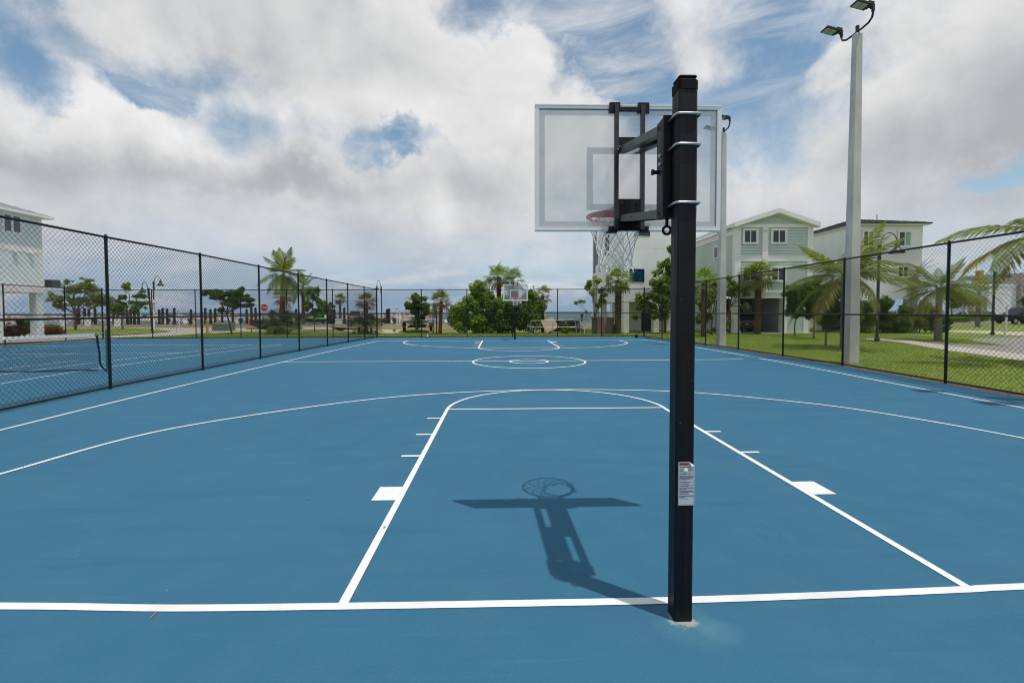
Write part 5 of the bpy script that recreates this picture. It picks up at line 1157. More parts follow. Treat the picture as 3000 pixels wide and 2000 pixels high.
# window on the right wall (built facing -y, then turned)
def side_window(ya, yb, z0, z1):
    f = MB()
    for a, b, c, d in ((ya-.13, yb+.13, z1, z1+.13), (ya-.16, yb+.16, z0-.16, z0), (ya-.13, ya, z0, z1), (yb, yb+.13, z0, z1)): f.bb(xr+.002, xr+.05, a, b, c, d)
    ym = (ya+yb)/2; f.bb(xr+.002, xr+.04, ym-.06, ym+.06, z0, z1)
    w_ = f.build('window', M('trim_white'), T)
    for a, b in ((ya, ym-.06), (ym+.06, yb)): MB().bb(xr+.008, xr+.016, a+.01, b-.01, z0+.01, z1-.01).build('pane', mat('pane_grey', (.12, .13, .135), .15, .6), w_)
dq = lambda u: (lambda t: CAM[1]+ray(u, 700)[1]*t-yc)((X0+xr-CAM[0])/ray(u, 700)[0])
side_window(dq(13), dq(59), zz0(695)+.05, zz0(645)-.08)
for u in (40, 86): yq = dq(u); MB().bb(xr+.005, xr+.16, yq-.14, yq+.14, zB0-.10, zB0-.04).build('wall_light', M('trim_white'), T)
mb = MB().bb(xr-.3, xr+.62, .04, .75, zL1-.18, zL1-.04); mb.build('equipment_shelf', M('trim_white'), T)
mb = MB().bb(xr-.02, xr+.44, .12, .70, zL1-.035, zL1+.46); 
for k in range(9): mb.bb(xr-.01, xr+.43, .10, .118, zL1+.0+k*.05, zL1+.025+k*.05)
ac = mb.build('air_conditioner', mat('ac_grey', (.075, .072, .068), .7, .3), T)

# ---- far white house at the right edge
h4 = G(2905, 938); T = thing('far_house', 'distant white house with tan end wall and a flat parapet behind palms', 'house', (h4[0], h4[1], 0), 0)
X4 = lambda u: AY(u, 880, h4[1])[0]-h4[0]; Z4 = lambda v: AY(2950, v, h4[1])[2]
mb = MB(); mb.bb(X4(2893), X4(2977), 0, 7, 0, Z4(838)); mb.build('wall', M('stucco_white'), T)
mb = MB(); mb.bb(X4(2977), X4(3080), -.6, 7, 0, Z4(800)); mb.build('tan_wall', M('concrete_tan'), T)
mb = MB(); mb.bb(X4(2865), X4(2893)-.02, .3, 7, Z4(885), Z4(838)); mb.build('upper_wall', M('stucco_white'), T)
mb = MB(); mb.exty([(X4(2912), Z4(812)), (X4(2950), Z4(812)), (X4(2944), Z4(800)), (X4(2916), Z4(802))], .5, 6); mb.build('awning', mat('roof_teal', (.10, .36, .36), .5, .4), T)
MB().bb(X4(2862), X4(2978), -.1, 7.1, Z4(838)+.001, Z4(832)).build('parapet', M('trim_white'), T)
mb = MB(); mb.bb(X4(2872), X4(2884), .2, .9, Z4(832), Z4(792)); mb.build('chimney', mat('stucco_yellow', (.48, .30, .10), .8, .2), T)
for u in (2844, 2868): MB().bb(X4(u), X4(u)+.5, .3, .8, 0, Z4(885)).build('pillar', M('stucco_white'), T)
wq = MB().bb(X4(2991), X4(3004), -.66, -.605, Z4(835), Z4(815)).build('window', M('frame_dark'), T); MB().bb(X4(2992), X4(3003), -.67, -.661, Z4(834), Z4(816)).build('pane', M('window_glass'), wq)
# ------------------------------------------------------------------ vehicles
def paint(n, c, metal=.3): return mat(n, c, .28, .5, metal=metal)
mat('tyre', (.02, .02, .02), .9, .2); mat('wheel_rim', (.35, .35, .36), .4, .5, metal=.8); mat('lamp_red', (.70, .03, .03), .25, .5); mat('plate', (.22, .28, .22), .5, .4); mat('plastic_dark', (.03, .03, .032), .6, .3)
def make_car(name, label, loc, rz, pm, L=4.7, W_=1.86, H=1.78, suv=True, group=None):
    T = thing(name, label, 'car', loc, rz, group); hw = W_/2; rw = .36 if suv else .32; belt = H*.60; clear = .26
    def arch(y): return [(y+math.cos(a)*(rw+.06), .33+math.sin(a)*(rw+.06)) for a in np.linspace(0, math.pi, 9)]
    low = [(0.02, clear+.08), (.10, clear)]+[(y, max(z, clear)) for y, z in reversed(arch(.95))]+[(y, max(z, clear)) for y, z in reversed(arch(L-.95))]+[(L-.08, clear), (L, clear+.12), (L-.03, .80), (L-.25, belt*.90), (L-1.35, belt), (.05, belt), (0.0, belt-.18)]
    mb = MB().extx(low, -hw, hw); mb.build('body', pm, T)
    roof0, roof1 = (.28, L-2.35) if suv else (.9, L-2.45)
    mb = MB(); b = hw-.02; t = hw-.20
    V = [(-b, .06, belt), (b, .06, belt), (b, L-1.42, belt), (-b, L-1.42, belt), (-t, roof0, H), (t, roof0, H), (t, roof1, H), (-t, roof1, H)]
    mb.add(V, [(4, 5, 6, 7), (0, 1, 5, 4), (1, 2, 6, 5), (2, 3, 7, 6), (3, 0, 4, 7)]); mb.build('cabin', pm, T)
    def panel(P, name, m_, off=.012, ins=.10):
        P = [Vector(p) for p in P]; c = sum(P, Vector())/len(P); n_ = (P[1]-P[0]).cross(P[2]-P[0]).normalized(); Q = [c+(p-c)*(1-ins)+n_*off for p in P]
        return MB().add(Q+[q-n_*.01 for q in Q], [(0, 1, 2, 3), (7, 6, 5, 4)]+[(i, 4+i, 4+(i+1) % 4, (i+1) % 4) for i in range(4)]).build(name, m_, T)
    panel([V[0], V[1], V[5], V[4]], 'rear_window', M('window_glass'), ins=.16); panel([V[2], V[3], V[7], V[6]], 'windscreen', M('window_glass'))
    for s in (1, -1):
        A, B, C, D = (V[1], V[2], V[6], V[5]) if s > 0 else (V[3], V[0], V[4], V[7]); A, B, C, D = map(Vector, (A, B, C, D))
        for f0, f1 in ((.03, .48), (.52, .97)): panel([A.lerp(B, f0), A.lerp(B, f1), D.lerp(C, f1), D.lerp(C, f0)], 'side_window', M('window_glass'), ins=.13)
        MB().bb(*sorted((s*(hw-.42), s*(hw+.006))), -.02, .10, belt-.32, belt-.06).build('tail_light', M('lamp_red'), T)
        MB().bb(*sorted((s*(hw-.36), s*(hw-.05))), L-.10, L-.004, .62, .76).build('headlight', M('lens'), T)
        MB().bb(*sorted((s*(hw-.02), s*(hw+.17))), L-1.75, L-1.62, belt, belt+.15).build('mirror', pm, T)
    MB().bb(-hw+.05, hw-.05, -.07, .12, .34, .56).build('bumper', M('plastic_dark'), T)
    MB().bb(-.17, .17, -.012, .0, belt-.36, belt-.22).build('number_plate', M('plate'), T)
    for y in (.95, L-.95):
        for s in (-1, 1):
            ty = MB().tube([(s*(hw-.23), y, .35), (s*(hw-.20), y, .35), (s*(hw-.02), y, .35), (s*(hw+.005), y, .35)], [rw*.93, rw, rw, rw*.93], 18); ty = ty.build('wheel', M('tyre'), T)
            MB().tube([(s*(hw-.03), y, .35), (s*(hw+.012), y, .35)], rw*.62, 12).build('rim', M('wheel_rim'), ty)
    return T
c = G(1039, 949.3); make_car('parked_car', 'grey sport utility vehicle parked at the dock seen from behind', (c[0], c[1], 0), R(-4), paint('paint_silver', (.36, .34, .33)))
c = G(2986, 947.5); make_car('parked_car', 'black sport utility vehicle at the right picture edge in side view', (c[0]+2.4, c[1], 0), R(90), paint('paint_black', (.012, .012, .014)), L=4.9, H=1.9)
c = G(2905, 942.5); make_car('parked_car', 'red car seen from behind beyond the hedge', (c[0], c[1], 0), R(-14), paint('paint_red', (.32, .015, .02)), L=4.3, W_=1.75, H=1.45, suv=False)
c = G(2880, 942.0); make_car('parked_car', 'pale grey car parked left of the red car beyond the hedge', (c[0], c[1]+1, 0), R(-14), paint('paint_white', (.6, .6, .6)), L=4.3, W_=1.75, H=1.45, suv=False)
make_car('parked_car', 'dark car with red tail lights under the green house carport', (carport[0]+1.45, carport[1]+.9, .012), R(2), paint('paint_dark', (.015, .016, .02)), L=4.4, W_=1.78, H=1.48, suv=False)

# ------------------------------------------------------------------ boats
mat('gelcoat', (.70, .69, .66), .3, .5); mat('gelcoat_cream', (.56, .52, .44), .45, .4, var=.05, vscale=2); mat('gelcoat_white', (.74, .74, .74), .3, .5)
mat('hull_black', (.018, .019, .022), .4, .5); mat('hull_grey', (.20, .21, .21), .5, .4); mat('engine_grey', (.060, .065, .075), .3, .5); mat('canvas_white', (.72, .72, .70), .8, .2); mat('hull_green', (.085, .40, .015), .35, .5); mat('trailer_steel', (.05, .05, .05), .6, .4)
def hull_mesh(L, B, D, flare=.82, n=10):
    mb = MB(); V = []; fs = []
    for i in range(n+1):
        t = i/n; b = B/2*(1 if t < .45 else max(.02, 1-((t-.45)/.55)**2.1)); sh = D*(1+.28*t*t); ch = D*(.42+.30*max(0, t-.5)**1.5*2); kz = 0 if t < .7 else D*.55*((t-.7)/.3)**2
        y = L*t
        V += [(-b, y, sh), (-b*flare, y, ch), (0, y, kz), (b*flare, y, ch), (b, y, sh), (b*.86, y, sh), (b*.82, y, sh-D*.28), (-b*.82, y, sh-D*.28), (-b*.86, y, sh)]
    for i in range(n):
        for k in range(9): l = (k+1) % 9; fs.append((i*9+k, (i+1)*9+k, (i+1)*9+l, i*9+l))
    fs.append(tuple(range(9))); fs.append(tuple(n*9+k for k in range(8, -1, -1))); return mb.add(V, fs)
def outboard(T, x, y, z, s=1.0, m_='engine_grey'):
    mb = MB().bbox((x, y-.22*s, z+.30*s), (.42*s, .58*s, .62*s), .07*s); e = mb.build('outboard_motor', M(m_), T)
    mb = MB().box((x, y-.2*s, z-.30*s), (.14*s, .26*s, .65*s)).bb(x-.20*s, x+.20*s, y-.38*s, y-.02*s, z-.42*s, z-.39*s).tube([(x, y-.5*s, z-.66*s), (x, y-.02*s, z-.66*s)], .07*s, 8); mb.build('motor_leg', M(m_), e)
    mb = MB()
    for k in range(3): a = k*2.094; mb.add([(x, y-.51*s, z-.66*s), (x+.17*s*math.cos(a-.4), y-.49*s, z-.66*s+.17*s*math.sin(a-.4)), (x+.17*s*math.cos(a+.4), y-.55*s, z-.66*s+.17*s*math.sin(a+.4))], [(0, 1, 2), (2, 1, 0)])
    mb.build('propeller', M('galv'), e)
def trailer(label, loc, rz, L, Wd, h=.42):
    T = thing('boat_trailer', label, 'trailer', loc, rz)
    mb = MB()
    for s in (-1, 1): mb.box((s*Wd*.33, L*.42, h), (.09, L*.8, .11))
    for y in (.15, L*.4, L*.75): mb.box((0, y*1.0, h), (Wd*.72, .09, .10))
    mb.tube([(-Wd*.33, L*.8, h), (0, L*1.12, h), (Wd*.33, L*.8, h)], .045, 6); mb.tube([(0, L*1.1, h), (0, L*1.28, h)], .045, 6); mb.tube([(0, L*1.15, -.0), (0, L*1.15, h)], .035, 6); mb.build('frame', M('trailer_steel'), T)
    for s in (-1, 1):
        w_ = MB().tube([(s*(Wd*.5-.02), L*.3, .30), (s*(Wd*.5+.18), L*.3, .30)], .30, 14).build('wheel', M('tyre'), T); MB().tube([(s*(Wd*.5+.05), L*.3, .30), (s*(Wd*.5+.19), L*.3, .30)], .16, 10).build('rim', M('wheel_rim'), w_)
        f = MB(); n_ = 7; P = [(L*.3+.40*math.cos(a), .32+.40*math.sin(a)) for a in np.linspace(R(10), R(170), n_)]
        for i in range(n_-1): f.add([(s*(Wd*.5-.05), *P[i]), (s*(Wd*.5+.22), *P[i]), (s*(Wd*.5+.22), *P[i+1]), (s*(Wd*.5-.05), *P[i+1])], [(0, 1, 2, 3), (3, 2, 1, 0)])
        f.build('fender', M('trailer_steel'), T); MB().bb(*sorted((s*Wd*.42, s*Wd*.52)), -.03, .02, h-.05, h+.07).build('tail_light', M('lamp_red'), T)
    return T
# big cream hull, stern towards the court
c = G(1221, 973); trailer('black trailer under the cream boat with a T-top', (c[0], c[1], 0), R(8), 6.2, 2.0)
T = thing('trailer_boat', 'large cream boat on a trailer seen from the stern with a white T-top', 'boat', (c[0], c[1], .42), R(8))
hull_mesh(7.2, 2.45, 1.15, .88).build('hull', M('gelcoat_cream'), T)
MB().bb(-1.2, 1.2, -.02, .3, 1.145, 1.21).build('gunwale', M('gelcoat_white'), T); [MB().bb(a_, a_+.65, -.40, .02, .50, .56).build('swim_step', M('gelcoat_white'), T) for a_ in (-1.0, .35)]
MB().bb(-.45, .45, 2.6, 3.7, .85, 1.95).build('console', M('gelcoat_white'), T); MB().bb(-.40, .40, 2.58, 2.62, 1.97, 2.35).build('windscreen', M('window_glass'), T)
mb = MB()
for s in (-1, 1):
    for y in (2.5, 3.8): mb.tube([(s*.55, y, .9), (s*.70, y-.05, 2.42)], .028, 6)
mb.build('t_top_legs', M('alu'), T); mb = MB(); mb.exty([(-1.0, 2.36), (1.0, 2.36), (.85, 2.47), (0, 2.53), (-.85, 2.47)], 1.9, 4.5); mb.build('t_top', M('canvas_white'), T)
outboard(T, 0, -.05, .95, 1.35)
# low skiff under a black cover, bow to the left
c = G(762, 974); TR_ = G(868, 974); trailer('low trailer carrying the black covered skiff', (TR_[0]-.2, TR_[1]+.3, 0), R(90), 3.0, 1.45, .32)
T = thing('skiff', 'low skiff with black topsides and grey bottom resting on a trailer', 'boat', (TR_[0]-.1, TR_[1]+.3, .30), R(90))
hull_mesh(3.6, 1.5, .58, .9).build('hull', M('hull_grey'), T); mb = hull_mesh(3.62, 1.54, .58, .98); mb.v = [(x, y-.01, max(z, .34)+.02) for x, y, z in mb.v]; mb.build('topsides', M('hull_black'), T); outboard(T, 0, .0, .62, .85, 'hull_black')
MB().bb(-.12, .12, 3.50, 3.64, .25, .78).build('bow_light', M('lamp_red'), T)
# jet skis
def jetski(label, loc, rz):
    T = thing('jet_ski', label, 'jet ski', loc, rz, 'green jet skis at the dock')
    hull_mesh(2.9, 1.1, .42, .9).build('hull', M('hull_black'), T)
    mb = MB().exty([(-.52, .40), (.52, .40), (.40, .62), (-.40, .62)], .2, 2.0); mb.add([(-.5, 1.7, .42), (.5, 1.7, .42), (.05, 2.85, .58), (-.05, 2.85, .58), (-.35, 1.7, .80), (.35, 1.7, .80), (.05, 2.7, .62), (-.05, 2.7, .62)], [(0, 1, 5, 4), (1, 2, 6, 5), (2, 3, 7, 6), (3, 0, 4, 7), (4, 5, 6, 7)]); mb.build('deck', M('hull_green'), T)
    MB().bbox((0, .9, .74), (.36, 1.25, .24), .06).build('seat', M('hull_black'), T)
    mb = MB().tube([(0, 1.75, .75), (0, 1.65, 1.02)], .06, 7).tube([(-.36, 1.58, 1.05), (0, 1.66, 1.02), (.36, 1.58, 1.05)], .025, 6); mb.build('handlebar', M('hull_black'), T)
    return T
c = G(912, 949.5); jetski('green jet ski turned sideways on the dock edge', (c[0]+.3, c[1]+1, .25), R(62)); c = G(934, 949.5); jetski('green jet ski pointing towards the court', (c[0], c[1]+2, .25), R(150))
# moored boats
def moored(label, u, Y, rz, L=6.0, top=True, B=2.1):
    p = AY(u, 940, Y); T = thing('moored_boat', label, 'boat', (p[0], Y, -.75), rz, 'white boats moored along the seawall')
    hull_mesh(L, B, 1.15, .88).build('hull', M('gelcoat_white'), T); MB().bb(-.4, .4, L*.38, L*.52, .8, 1.75).build('console', M('gelcoat_white'), T); MB().bb(-.36, .36, L*.52, L*.52+.03, 1.6, 2.0).build('windscreen', M('window_glass'), T)
    if top:
        mb = MB()
        for s in (-1, 1):
            for y in (L*.34, L*.58): mb.tube([(s*.5, y, .8), (s*.6, y, 2.25)], .025, 5)
        mb.build('t_top_legs', M('alu'), T); MB().bb(-.9, .9, L*.26, L*.66, 2.25, 2.33).build('t_top', M('canvas_white'), T)
    outboard(T, 0, -.05, .95, .9); return T
for lab, u, Y, rz, tp in (('white boat moored behind the slim white dock pole', 488, 66, 90, False), ('white boat moored left of the yellow bollards', 552, 68, 80, False), ('low white boat moored behind the leaning dark tree', 700, 65, 92, False), ('white boat with a flat top moored behind the stop sign', 770, 67, 95, True),
                      ('white boat with a flat top moored behind the round-headed fan palm', 985, 66, 88, True), ('white boat moored right of the standing person', 1150, 65.5, 90, True), ('white boat moored right of the two young palms', 1310, 67, 75, False), ('white boat moored behind the spreading olive tree', 262, 66, 100, True), ('white boat moored near the grass island tree', 385, 67, 90, False), ('white boat at the far corner post', 1102, 65, 85, True)):
    moored(lab, u, Y, R(rz), top=tp)

# ------------------------------------------------------------------ marina furniture
mat('piling_wood', (.060, .050, .040), .95, .1, var=.35, vscale=6)
mat('cap_black', (.015, .015, .016), .7, .2)
pil = None
for u in (222, 231, 248, 261, 279, 333, 345, 373, 383, 394, 406, 467, 477, 490, 511, 560, 602, 617, 631, 651, 682, 723, 737, 749, 796, 868, 946, 963, 970, 980, 1009, 1134, 1140, 1325):
    p = AY(u, 930, COAST+1.1+rng.uniform(-.3, 1.2)); h = rng.uniform(1.75, 2.15)
    if pil is None:
        pil = thing('dock_piling', 'dark wooden dock piling with black cone cap standing along the seawall', 'piling', (p[0], p[1], 0), 0, 'dark dock pilings along the seawall')
        MB().tube([(0, 0, -2.2), (0, 0, 1.95)], [.17, .15], 9).build('pile', M('piling_wood'), pil); MB().lathe([(.17, 0), (.16, .06), (.02, .20)], 9, (0, 0, 1.95)).build('cap', M('cap_black'), pil)
    else: o = dup(pil, loc=(p[0], p[1], h-1.95))
p = G(1705, 947); T = thing('dock_piling', 'lone dark piling standing in the water right of the lumber pile', 'piling', (p[0], 66, -.4)); T.location.x = AY(1705, 930, 66)[0]; MB().tube([(0, 0, -1.5), (0, 0, 1.45)], [.17, .15], 9).build('pile', M('piling_wood'), T); MB().box((0, 0, 1.5), (.5, .3, .18)).build('cap', M('cap_black'), T)
for u, v, h, lab in ((190, 957, 1.05, 'white power pedestal by the spreading olive tree'), (262, 956, 1.05, 'white power pedestal just left of the nearest left fence post'), (348, 956, 1.05, 'white power pedestal by the sparse cluster tree'), (994, 949, .62, 'white low dock box with lid beside the round-headed fan palm'), (1172, 950, 1.8, 'slim white dock post left of the cream boat')):
    c = G(u, v); T = thing('dock_pedestal', lab, 'pedestal', (c[0], c[1]-.2, 0)); w_ = .5 if h > .7 else .85
    if h > 1.5: w_ = .16
    MB().bbox((0, 0, h/2-.02), (w_, .4 if h < 1.5 else .16, h+.04), .03).build('body', M('trim_white'), T); MB().bbox((0, 0, h+.03), (w_+.08, .48 if h < 1.5 else .22, .07), .02).build('lid', M('canvas_white'), T)
for u, v, h, lab in ((450, 968, 2.35, 'thick white concrete post with a knobbed top between the two street lamps'), (525, 957, 1.75, 'white dock light with a flared top on the far side of the road'), (1163, 951, 2.0, 'white dock light with a flared top near the standing person')):
    c = G(u, v); T = thing('dock_light', lab, 'dock light', (c[0], c[1], 0)); r = .12 if h > 2.2 else .06
    MB().tube([(0, 0, -.1), (0, 0, h)], [r*1.1, r], 10).build('post', M('trim_white'), T); MB().lathe([(r*1.2, 0), (r*2.4, .12), (r*2.6, .16), (r*1.1, .22), (r*1.3, .32), (r*.3, .42)], 12, (0, 0, h)).build('lantern', M('canvas_white'), T)
    mb = MB()
    for s in (-1, 1): mb.tube([(0, 0, h+.02), (s*.22, 0, h+.05), (s*.26, 0, h+.14)], .03, 6)
    mb.build('side_lamp', M('canvas_white'), T)
# breakwater of broken rock
mat('rock', (.40, .34, .29), .95, .1, rand=.45)
mb = MB(); ico = None
def rock(mb, c, s):
    V = []; 
    for z, k, r in ((-.6, 5, .75), (.15, 6, 1.0), (.75, 4, .55)):
        for i in range(k): a = 6.283*i/k+rng.uniform(-.3, .3)+z; q = s*r*rng.uniform(.75, 1.15); V.append((c[0]+q*math.cos(a), c[1]+q*math.sin(a)*.8, c[2]+s*z*rng.uniform(.8, 1.15)))
    mb.add(V, [(0, 1, 6, 5), (1, 2, 7, 6), (2, 3, 8, 7), (3, 4, 9, 8), (4, 0, 5, 10, 9), (5, 6, 11), (6, 7, 12, 11), (7, 8, 12), (8, 9, 13, 12), (9, 10, 14, 13), (10, 5, 11, 14), (11, 12, 13, 14)])
for k in range(2600):
    x = rng.uniform(-150, -19); y = rng.uniform(-1, 1); rock(mb, (x, 88+y*6, -.9+1.75*(1-abs(y))**.6*rng.uniform(.8, 1.05)), rng.uniform(.25, .75))
mb.build('breakwater_rock', M('rock'), kind='stuff')
# person on the dock, seen from behind
def person(loc, label):
    T = thing('person', label, 'person', loc)
    J = {'pelvis': (0, 0, .92), 'waist': (0, .01, 1.06), 'chest': (0, 0, 1.28), 'neck': (0, .01, 1.46), 'head': (0, .02, 1.58), 'crown': (0, .02, 1.68), 'hl': (-.09, 0, .88), 'kl': (-.10, .02, .48), 'al': (-.11, -.02, .08), 'tl': (-.12, .14, .03), 'hr': (.09, 0, .88), 'kr': (.11, .03, .48), 'ar': (.13, 0, .08), 'tr': (.14, .16, .03), 'sl': (-.17, 0, 1.38), 'el': (-.23, -.03, 1.12), 'wl': (-.18, .14, .98), 'fl': (-.16, .21, .96), 'sr': (.17, 0, 1.38), 'er': (.24, -.02, 1.11), 'wr': (.24, .05, .87), 'fr': (.24, .08, .78)}
    E_ = [('pelvis', 'waist'), ('waist', 'chest'), ('chest', 'neck'), ('neck', 'head'), ('head', 'crown'), ('pelvis', 'hl'), ('hl', 'kl'), ('kl', 'al'), ('al', 'tl'), ('pelvis', 'hr'), ('hr', 'kr'), ('kr', 'ar'), ('ar', 'tr'), ('chest', 'sl'), ('sl', 'el'), ('el', 'wl'), ('wl', 'fl'), ('chest', 'sr'), ('sr', 'er'), ('er', 'wr'), ('wr', 'fr')]
    rad = dict(pelvis=.145, waist=.13, chest=.15, neck=.055, head=.09, crown=.075, hl=.09, kl=.058, al=.042, tl=.04, hr=.09, kr=.058, ar=.042, tr=.04, sl=.065, el=.045, wl=.032, fl=.035, sr=.065, er=.045, wr=.032, fr=.035)
    def skin(name, keys, grow, m_, par):
        ks = [k for k in J if k in keys]; me = bpy.data.meshes.new(name); me.from_pydata([J[k] for k in ks], [(ks.index(a), ks.index(b)) for a, b in E_ if a in ks and b in ks], []); o = bpy.data.objects.new(name, me); COL.objects.link(o)
        sk = o.modifiers.new('skin', 'SKIN'); sub = o.modifiers.new('sub', 'SUBSURF'); sub.levels = sub.render_levels = 1
        for i, k in enumerate(ks): me.skin_vertices[0].data[i].radius = (rad[k]*grow, rad[k]*grow*.8)
        me.skin_vertices[0].data[0].use_root = True
        bpy.context.view_layer.update(); nm = bpy.data.meshes.new_from_object(o.evaluated_get(bpy.context.evaluated_depsgraph_get())); bpy.data.objects.remove(o); nm.materials.clear(); nm.materials.append(m_); nm.name = name
        return link(name, nm, par)
    body = skin('body', set(J), 1.0, mat('skin_tone', (.36, .20, .13), .6, .3), T)
    skin('shirt', {'waist', 'chest', 'sl', 'sr', 'el', 'er'}, 1.14, mat('shirt_white', (.62, .60, .68), .9, .1), T); skin('shorts', {'pelvis', 'hl', 'hr', 'kl', 'kr'}, 1.18, mat('shorts_brown', (.12, .08, .06), .9, .1), T)
    h = MB().lathe([(.088, 0), (.098, .06), (.080, .12), (.02, .155)], 10, (0, .01, 1.565)); h.build('hair', mat('hair_dark', (.03, .02, .015), .8, .2), T, smooth=True)
    return T
c = AY(1128.5, 940, COAST+2.2); person((c[0], c[1], -.33), 'person in a pale shirt and dark shorts standing on the floating dock seen from behind')
dk = thing('floating_dock', 'floating dock under the standing person', 'dock', (c[0], c[1], -.33)); mb = MB()
for k in range(14): MB().bb(-1.6+k*.24, -1.6+k*.24+.22, -.9, 1.2, -.07, -.002).build('plank', mat('dock_wood', (.19, .15, .11), .9, .1, var=.2, vscale=4), dk)
MB().bb(-1.6, 1.8, -.85, 1.15, -.5, -.075).build('float', M('rubber'), dk)
c = AY(1119.5, 948, COAST-2.2); T = thing('dock_cart', 'brown dock box on legs beside the standing person', 'cart', (c[0], c[1], 0)); MB().bbox((0, 0, .48), (.95, .5, .5), .02).build('box', mat('box_brown', (.07, .03, .025), .7, .2), T); mb = MB(); [mb.tube([(sx_*.4, sy_*.18, 0), (sx_*.4, sy_*.18, .25)], .03, 5) for sx_ in (-1, 1) for sy_ in (-1, 1)]; mb.build('legs', M('rubber'), T)

# ------------------------------------------------------------------ street bits on the left
mat('bollard_yellow', (.62, .34, .012), .5, .4, var=.08, vscale=5)
for (u, v), h, lab in (((607.5, 975.5), .98, 'yellow bollard on the road edge left of the utility box'), ((637.5, 959.5), 1.0, 'yellow bollard partly hidden behind the utility box')):
    c = G(u, v); T = thing('bollard', lab, 'bollard', (c[0], c[1], 0), 0, 'yellow bollards by the utility box'); MB().tube([(0, 0, -.1), (0, 0, h)], .085, 12).lathe([(.085, 0), (.07, .05), (.02, .08)], 12, (0, 0, h)).build('post', M('bollard_yellow'), T, smooth=False); MB().lathe([(.20, 0), (.20, .04), (.1, .05)], 12).build('foot', M('seawall_concrete'), T)
c = G(646, 970); T = thing('utility_box', 'pale green utility transformer box on a concrete pad', 'utility box', (c[0], c[1]+.5, 0), R(-3)); mat('box_green', (.135, .185, .125), .6, .3, var=.06, vscale=2)
mb = MB(); mb.extx([(-.5, .06), (.5, .06), (.5, .70), (-.38, .70), (-.5, .60)], -.70, .70); mb.build('cabinet', M('box_green'), T); MB().bb(-.72, .72, -.42, .52, .702, .73).build('lid', mat('box_lid', (.36, .42, .36), .5, .3), T); MB().bb(-.85, .85, -.65, .65, -.05, .06).build('pad', M('sidewalk'), T)
MB().bb(-.005, .005, -.512, -.50, .10, .58).build('door_gap', M('interior_dark'), T); MB().bb(.05, .12, -.53, -.501, .30, .42).build('handle', M('galv'), T)
def stop_sign(c, zc, label):
    T = thing('stop_sign', label, 'stop sign', (c[0], c[1], 0)); s = .375/math.cos(math.pi/8)
    def octo(k): return [(k*math.cos(math.pi/8+i*math.pi/4), zc+k*math.sin(math.pi/8+i*math.pi/4)) for i in range(8)]
    MB().exty(octo(s), -.006, 0).build('border', M('white_paint'), T); b = MB().exty(octo(s*.945), -.0085, -.0065).build('red_face', mat('sign_red', (.42, .012, .018), .4, .4), T)
    t = text_mesh('STOP', .345, M('white_paint'), b, (0, 0, 0), 'lettering'); w_ = max(v.co.x for v in t.data.vertices); hh = max(v.co.y for v in t.data.vertices); t.scale = (.58/w_, .27/hh, 1); t.location = (-.29, -.0095, zc-.135)
    MB().tube([(0, .03, -.1), (0, .03, zc+.3)], .03, 6).build('post', M('galv'), T)
c = G(775.5, 960); z_ = AY(775.5, 901, c[1])[2]; stop_sign(c, z_, 'red octagonal stop sign left of the royal palms')
c = G(515, 984); T = thing('marker_stake', 'thin white leaning stake at the road edge', 'stake', (c[0], c[1], 0)); T.rotation_euler = (0, R(7), 0); MB().tube([(0, 0, -.1), (0, 0, .85)], .02, 6).build('stake', M('trim_white'), T)

# ------------------------------------------------------------------ yard clutter beyond the far fence
mat('plywood', (.46, .36, .27), .85, .15, var=.08, vscale=1.5, stretch=(1, 1, 5)); mat('plywood_red', (.30, .185, .125), .85, .15, var=.14, vscale=2, stretch=(5, 5, .6)); mat('plywood_grey', (.17, .135, .11), .9, .1, var=.14, vscale=2, stretch=(5, 5, .6)); mat('lumber', (.085, .070, .060), .95, .1, var=.35, vscale=3, rand=.2)
c = G(1668, 975); T = thing('lumber_pile', 'weathered pile of long dark boards behind the far fence', 'lumber pile', (c[0], c[1]+1.6, 0))
kx = (c[1]+1.6-CAM[1])/F; rr = random.Random(2); lum = M('lumber')
for r_ in range(9):
    for q in range(4):
        Lr = (2.9-.04*r_)*rr.uniform(.8, 1.1); x = -.15+rr.uniform(-.2, .2)-(.03*r_); z = .06+r_*.105+rr.uniform(0, .02)
        MB().box((x, -.55+q*.36+rr.uniform(-.05, .05), z), (Lr, .28, .055), rot=Euler((0, rr.uniform(-.02, .03)+.02*(r_ > 5), rr.uniform(-.05, .05))).to_matrix()).build('plank', lum, T)
for x in (-1.3, .9): MB().bb(x-.06, x+.06, -.8, .9, -.05, .03).build('bearer', lum, T)
MB().box((.9, -.2, 1.06), (1.6, .5, .05), rot=Euler((0, .16, .1)).to_matrix()).build('plank', M('plywood'), T)
def sheet_at(name, label, px, Yb, Yt, m_, t=.02, cat='plywood sheet'):
    vm = [p[1] for p in px]; P = []
    for (u, v) in px:
        f = (v-min(vm))/(max(vm)-min(vm)); P.append(Vector(AY(u, v, Yt+(Yb-Yt)*f)))
    o = Vector((sum(p.x for p in P)/4, Yb, 0)); n_ = (P[1]-P[0]).cross(P[2]-P[0]).normalized()*t; Q = [p-o for p in P]
    ob = MB().add(Q+[q+n_ for q in Q], [(0, 1, 2, 3), (7, 6, 5, 4)]+[(i, 4+i, 4+(i+1) % 4, (i+1) % 4) for i in range(4)]).build(name, M(m_), loc=o); return tag(ob, label, cat)
yb = G(1602, 976)[1]
sheet_at('plywood_sheet', 'pale plywood sheet tilted on its corner against the lumber', [(1584, 940.6), (1619, 928), (1639, 958), (1602, 975.5)], yb, yb+.55, 'plywood')
yb = G(1760, 978)[1]
